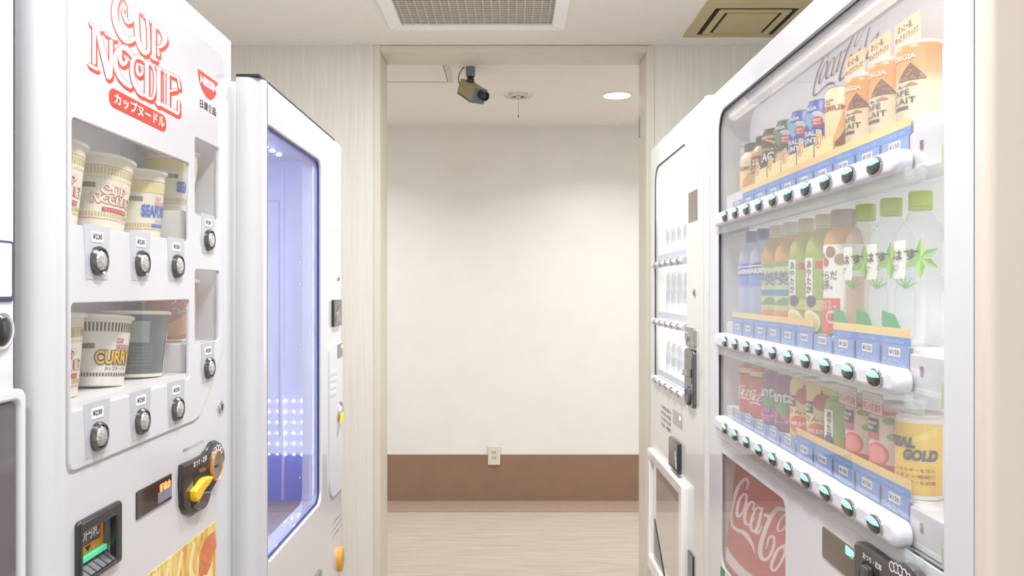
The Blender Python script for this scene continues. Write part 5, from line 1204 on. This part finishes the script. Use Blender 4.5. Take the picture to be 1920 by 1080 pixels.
for i, w_ in ((4, 'left'), (5, 'right')):
    d = Drink('tea_bottle', f'green tea bottle with white vertical lettering strip, {w_} of the pair', i, MZ, 'bottle', G2, 38)
    r = 0.030; d.body(bottle_prof(r, HM, 0.013, 0.68), tea_g, 'bottle_body'); cap(d, 0.0138, HM * 0.90, HM, C('tea_cap', (214, 214, 170)))
    d.pat(C('tea_label', (150, 178, 64)), -0.094, 0.094, 0.052, 0.136, 1, 30, 'label'); d.pat(C('tea_label_low', (206, 208, 120)), -0.094, 0.094, 0.038, 0.056, 2, 30, 'label_band')
    d.pat(C('white_strip', (244, 244, 236)), -0.024, -0.002, 0.062, 0.128, 3, 8, 'title_strip'); d.text(INK, 'あ\nや\nた\nか', -0.015, -0.004, 0.068, 0.124, 5, 0.02); d.text(GREYINK, '綾\n鷹\n緑\n茶', -0.023, -0.017, 0.064, 0.112, 5, 0.01)
    d.pat(redc, 0.003, 0.014, 0.110, 0.122, 3, 4, 'seal'); d.dot(C('teapot_navy', (58, 72, 130)), -0.006, 0.054, 0.010, 0.010, 5, 'teapot_print')
    d.dot(C('cup_cream', (244, 240, 216)), -0.010, 0.018, 0.021, 0.021, 4, 'cup_print'); d.dot(C('cup_tea', (226, 222, 134)), -0.010, 0.016, 0.0175, 0.0165, 5, 'cup_print')
d = Drink('tea_bottle', 'orange tea bottle with grey cap and white berry label', 6, MZ, 'bottle', G2, 36)
r = 0.0305; d.body(bottle_prof(r, HM, 0.017, 0.72), tea_o, 'bottle_body'); cap(d, 0.019, HM * 0.89, HM, grcap)
d.pat(C('white_label', (246, 242, 236)), -0.094, 0.02, 0.004, 0.146, 1, 24, 'label'); d.pat(C('white_label', (246, 242, 236)), 0.02, 0.094, 0.095, 0.146, 1, 14, 'label')
d.pat(C('coral_label', (226, 92, 78)), -0.094, 0.012, 0.004, 0.060, 2, 20, 'label_band')
d.text(INK, 'からだ\n巡茶。', -0.030, 0.008, 0.074, 0.104, 4, 0.01)
for (s_, z_, rr_, m_) in ((-0.014, 0.118, 0.007, redc), (-0.004, 0.134, 0.009, C('berry_brown', (150, 96, 84))), (0.012, 0.122, 0.009, C('seed_brown', (150, 130, 90))), (-0.020, 0.128, 0.005, C('leaf_green', (128, 168, 84)))):
    d.dot(m_, s_, z_, rr_, rr_, 3, 'berry_print')
d.text(WINK, 'めぐり\nめぐらす', -0.026, 0.008, 0.042, 0.056, 4, 0.02); d.dot(C('pale_badge', (244, 200, 190)), -0.002, 0.030, 0.010, 0.011, 4, 'badge'); d.text(C('crimson_ink', (150, 54, 50)), 'お茶\n茶葉', -0.008, 0.004, 0.024, 0.036, 6, 0.02)
lg1, lg2 = C('star_green', (96, 178, 70)), C('star_lime', (168, 206, 74))
for i, w_ in ((7, 'leftmost'), (8, 'middle'), (9, 'rightmost')):
    d = Drink('water_bottle', f'clear water bottle with lime cap and green star leaf, {w_} of the three', i, MZ, 'bottle', G2, 52)
    r = 0.031; d.body(bottle_prof(r, HM, 0.013, 0.66, 0.40), clearw, 'bottle_body'); cap(d, 0.0142, HM * 0.90, HM, gcap)
    d.pat(C('white_strip', (244, 244, 236)), -0.042, -0.012, 0.088, 0.138, 1, 8, 'label')
    cs_, cz_ = 0.006, 0.114; mb1, mb2 = MB(), MB()
    for k in range(6):
        a_ = PI / 2 + k * PI / 3; L_ = 0.026
        f_ = d.fn(2)
        tip = (cs_ + L_ * math.cos(a_), cz_ + L_ * math.sin(a_)); l_ = (cs_ + 0.012 * math.cos(a_ + 0.5), cz_ + 0.012 * math.sin(a_ + 0.5)); r_ = (cs_ + 0.012 * math.cos(a_ - 0.5), cz_ + 0.012 * math.sin(a_ - 0.5))
        for mb_, tri in ((mb1, ((cs_, cz_), tip, l_)), (mb2, ((cs_, cz_), r_, tip))):
            mb_.add([f_(*p) for p in tri], [(0, 1, 2)])
    d.part('star_leaf', mb1, lg1, False); d.part('star_leaf', mb2, lg2, False)
    d.text(INK, 'はす', -0.033, 0.004, 0.112, 0.126, 5, 0.02); d.text(INK, 'ILOHAS\n555ml', -0.036, -0.022, 0.098, 0.107, 5, 0.0)
    for k in range(5):
        a_ = PI / 2 + (k - 2) * 0.55
        d.part('sprig', polys_to(MB(), stroke([(-0.012, 0.076), (-0.012 + 0.016 * math.cos(a_), 0.076 + 0.016 * math.sin(a_))], [0.003, 0.001], False), lambda a, b: d.fn(2, 0.0312)(a, b)), lg1, False)
    c_ = obj('corner_card', plate([(COLX[i] - 0.040, 1.285), (COLX[i] + 0.032, 1.285), (COLX[i] - 0.004, 1.322), (COLX[i] - 0.040, 1.327)], [], 0.0008, 0.0108), C('card_green', (66, 170, 104)), km, False)
# bottom row
HB = 0.106; RB = 0.0285
for i, w_ in ((0, 'left'), (1, 'right')):
    d = Drink('cola_can', f'red cola can with white script, {w_} of the pair on the bottom row', i, BZ, 'can', G3)
    d.body(can_prof(RB, HB), C('cola_red', (212, 44, 40))); can_lid(d, RB, HB)
    d.pat(C('dark_red_shadow', (120, 60, 50)), -0.088, 0.088, lambda s: 0.080 + 0.004 * math.cos(s * 60), 0.090, 1, 30, 'label_band'); d.pat(C('pale_yellow_band', (240, 226, 160)), -0.088, 0.088, 0.088, 0.0985, 2, 30, 'label_band')
    mb = MB(); f_ = d.fn(3)
    for P, wd in SCRIPT:
        for q in stroke(P, wd, True, 0.35, 3):
            pts = [script_unit(*a) for a in q]; mb.add(orient([f_(-0.036 + a * 0.115, 0.028 + b * 0.115) for a, b in pts]), [tuple(range(len(pts)))])
    d.part('script_lettering', mb, WINK, False)
purp = C('grape_purple', (130, 48, 120))
for i, w_ in ((2, 'left'), (3, 'right')):
    d = Drink('soda_can', f'purple grape soda can, {w_} of the pair on the bottom row', i, BZ, 'can', G3, 22)
    d.body(can_prof(RB, HB + 0.002), purp); can_lid(d, RB, HB + 0.002)
    d.text(C('indigo_ink', (50, 44, 110)), 'Fanta', -0.031, 0.031, 0.054, 0.080, 1, 0.10, shear=0.1); d.text(WINK, 'Fanta', -0.030, 0.030, 0.056, 0.079, 3, 0.02, shear=0.1)
    d.dot(C('vivid_green', (60, 160, 80)), 0.008, 0.045, 0.013, 0.013, 3, 'leaf_print'); mb = MB()
    for q in range(14): blob(mb, d.fn(2), random.uniform(-0.03, 0.035), random.uniform(0.012, 0.036), 0.007, 0.007, 0, 8)
    tag(d.part('grape_print', mb, C('grape_pink', (196, 84, 150)), False), kind='stuff')
    d.text(WINK, 'グレープ', -0.02, 0.02, 0.016, 0.022, 4, 0.02)
for i, w_ in ((4, 'left'), (5, 'right')):
    d = Drink('juice_can', f'cream apple juice can with red apple print, {w_} of the pair on the bottom row', i, BZ, 'can', G3)
    d.body(can_prof(RB, HB + 0.004), C('apple_cream', (244, 220, 148))); can_lid(d, RB, HB + 0.004)
    d.dot(C('apple_red', (196, 50, 42)), 0.010, 0.080, 0.016, 0.015, 1, 'apple_print'); d.pat(C('stem_brown', (84, 62, 40)), 0.008, 0.011, 0.092, 0.1, 2, 2, 'stem_print')
    d.pat(C('minute_black', (44, 40, 44)), -0.024, -0.006, 0.060, 0.080, 2, 6, 'brand_block'); d.text(WINK, 'Minute\nMaid', -0.022, -0.008, 0.064, 0.077, 4, 0.03)
    d.text(C('brown_ink2', (120, 78, 44)), 'りんご', -0.022, 0.022, 0.047, 0.056, 3, 0.03); d.dot(C('apple_slice', (230, 96, 74)), 0.0, 0.028, 0.022, 0.016, 1, 'slice_print'); d.text(WINK, '100% JUICE', -0.020, 0.020, 0.025, 0.034, 3, 0.04)
d = Drink('tea_bottle', 'short green tea bottle on the bottom row between apple and grapefruit cans', 6, BZ, 'bottle', G3)
d.body([(0.024, 0), (0.0285, 0.005), (0.0285, 0.080), (0.026, 0.092), (0.016, 0.099), (0.0145, 0.100)], mat('short_tea_green', (142, 182, 92), 0.2), 'bottle_body'); cap(d, 0.0155, 0.1035, 0.1135, C('tea_cap', (214, 214, 170)))
d.pat(C('olive_base', (176, 172, 88)), -0.088, 0.088, 0.006, 0.034, 1, 28, 'label_band'); d.pat(C('white_strip', (244, 244, 236)), -0.026, -0.004, 0.030, 0.078, 3, 8, 'title_strip'); d.text(INK, 'あ\nや\nた\nか', -0.016, -0.006, 0.034, 0.075, 5, 0.03)
d.dot(C('teapot_navy', (58, 72, 130)), -0.012, 0.030, 0.009, 0.008, 5, 'teapot_print')
for i, w_ in ((7, 'left'), (8, 'right')):
    d = Drink('juice_can', f'pale pink grapefruit juice can with leaves, {w_} of the pair on the bottom row', i, BZ, 'can', G3)
    d.body(can_prof(RB, HB + 0.004), C('grapefruit_cream', (246, 226, 208))); can_lid(d, RB, HB + 0.004)
    d.pat(C('rose_rim', (206, 84, 96)), -0.088, 0.088, 0.096, 0.101, 1, 28, 'label_band')
    for (s_, z_) in ((0.010, 0.088), (0.024, 0.078), (0.016, 0.066), (0.034, 0.090)): d.dot(C('leaf_fresh', (136, 178, 70)), s_, z_, 0.011, 0.005, 2, 'leaf_print')
    d.dot(C('flesh_pink', (230, 96, 104)), -0.010, 0.040, 0.018, 0.017, 1, 'fruit_print'); d.dot(C('flesh_light', (244, 150, 150)), -0.010, 0.040, 0.014, 0.013, 2, 'fruit_print'); d.dot(C('flesh_red', (212, 66, 70)), 0.002, 0.018, 0.020, 0.009, 2, 'fruit_print')
    d.dot(C('flesh_pink', (230, 96, 104)), 0.044, 0.046, 0.014, 0.018, 1, 'fruit_print'); d.pat(C('minute_black', (44, 40, 44)), -0.030, -0.006, 0.070, 0.090, 3, 6, 'brand_block'); d.text(WINK, 'Minute\nMaid', -0.027, -0.009, 0.074, 0.087, 5, 0.03)
    d.pat(C('rose_block', (214, 92, 116)), -0.030, -0.006, 0.060, 0.070, 3, 6, 'brand_block')
d = Drink('energy_can', 'yellow energy drink can with grey lettering at the near end of the bottom row', 9, BZ, 'can', G3)
r = 0.0305; d.body([(r * 0.93, 0), (r, 0.004), (r, 0.100), (r * 0.98, 0.104), (r * 0.9, 0.106)], C('white_can', (242, 240, 236)), 'can_body')
d.part('can_rim', MB().lathe([(r * 0.9, 0.106), (r * 0.92, 0.109), (r * 0.86, 0.110), (0.001, 0.109)], 32), C('milky_film', (238, 230, 222)))
d.pat(ramp_mat('gold_label', 'Z', [(0.0, (222, 178, 52)), (0.06, (242, 206, 84)), (0.1, (246, 210, 96))]), -0.05, 0.040, 0.006, 0.098, 1, 24, 'label'); d.pat(C('lemon_streak', (250, 222, 120)), -0.02, 0.03, lambda s: 0.074 + s * 0.3, lambda s: 0.080 + s * 0.5, 2)
d.text(C('steel_ink', (84, 82, 92)), 'REAL', -0.034, 0.004, 0.066, 0.080, 4, 0.07, shear=0.15); d.text(C('steel_ink', (84, 82, 92)), 'GOLD', -0.012, 0.030, 0.050, 0.065, 4, 0.07, shear=0.15)
for k, tx_ in enumerate(('エネルギーを注入', 'ビタミン補給に', 'エネルギーを充電')): d.text(C('crimson_ink', (150, 54, 50)), tx_, -0.022, 0.028, 0.036 - k * 0.008, 0.041 - k * 0.008, 4, 0.01)
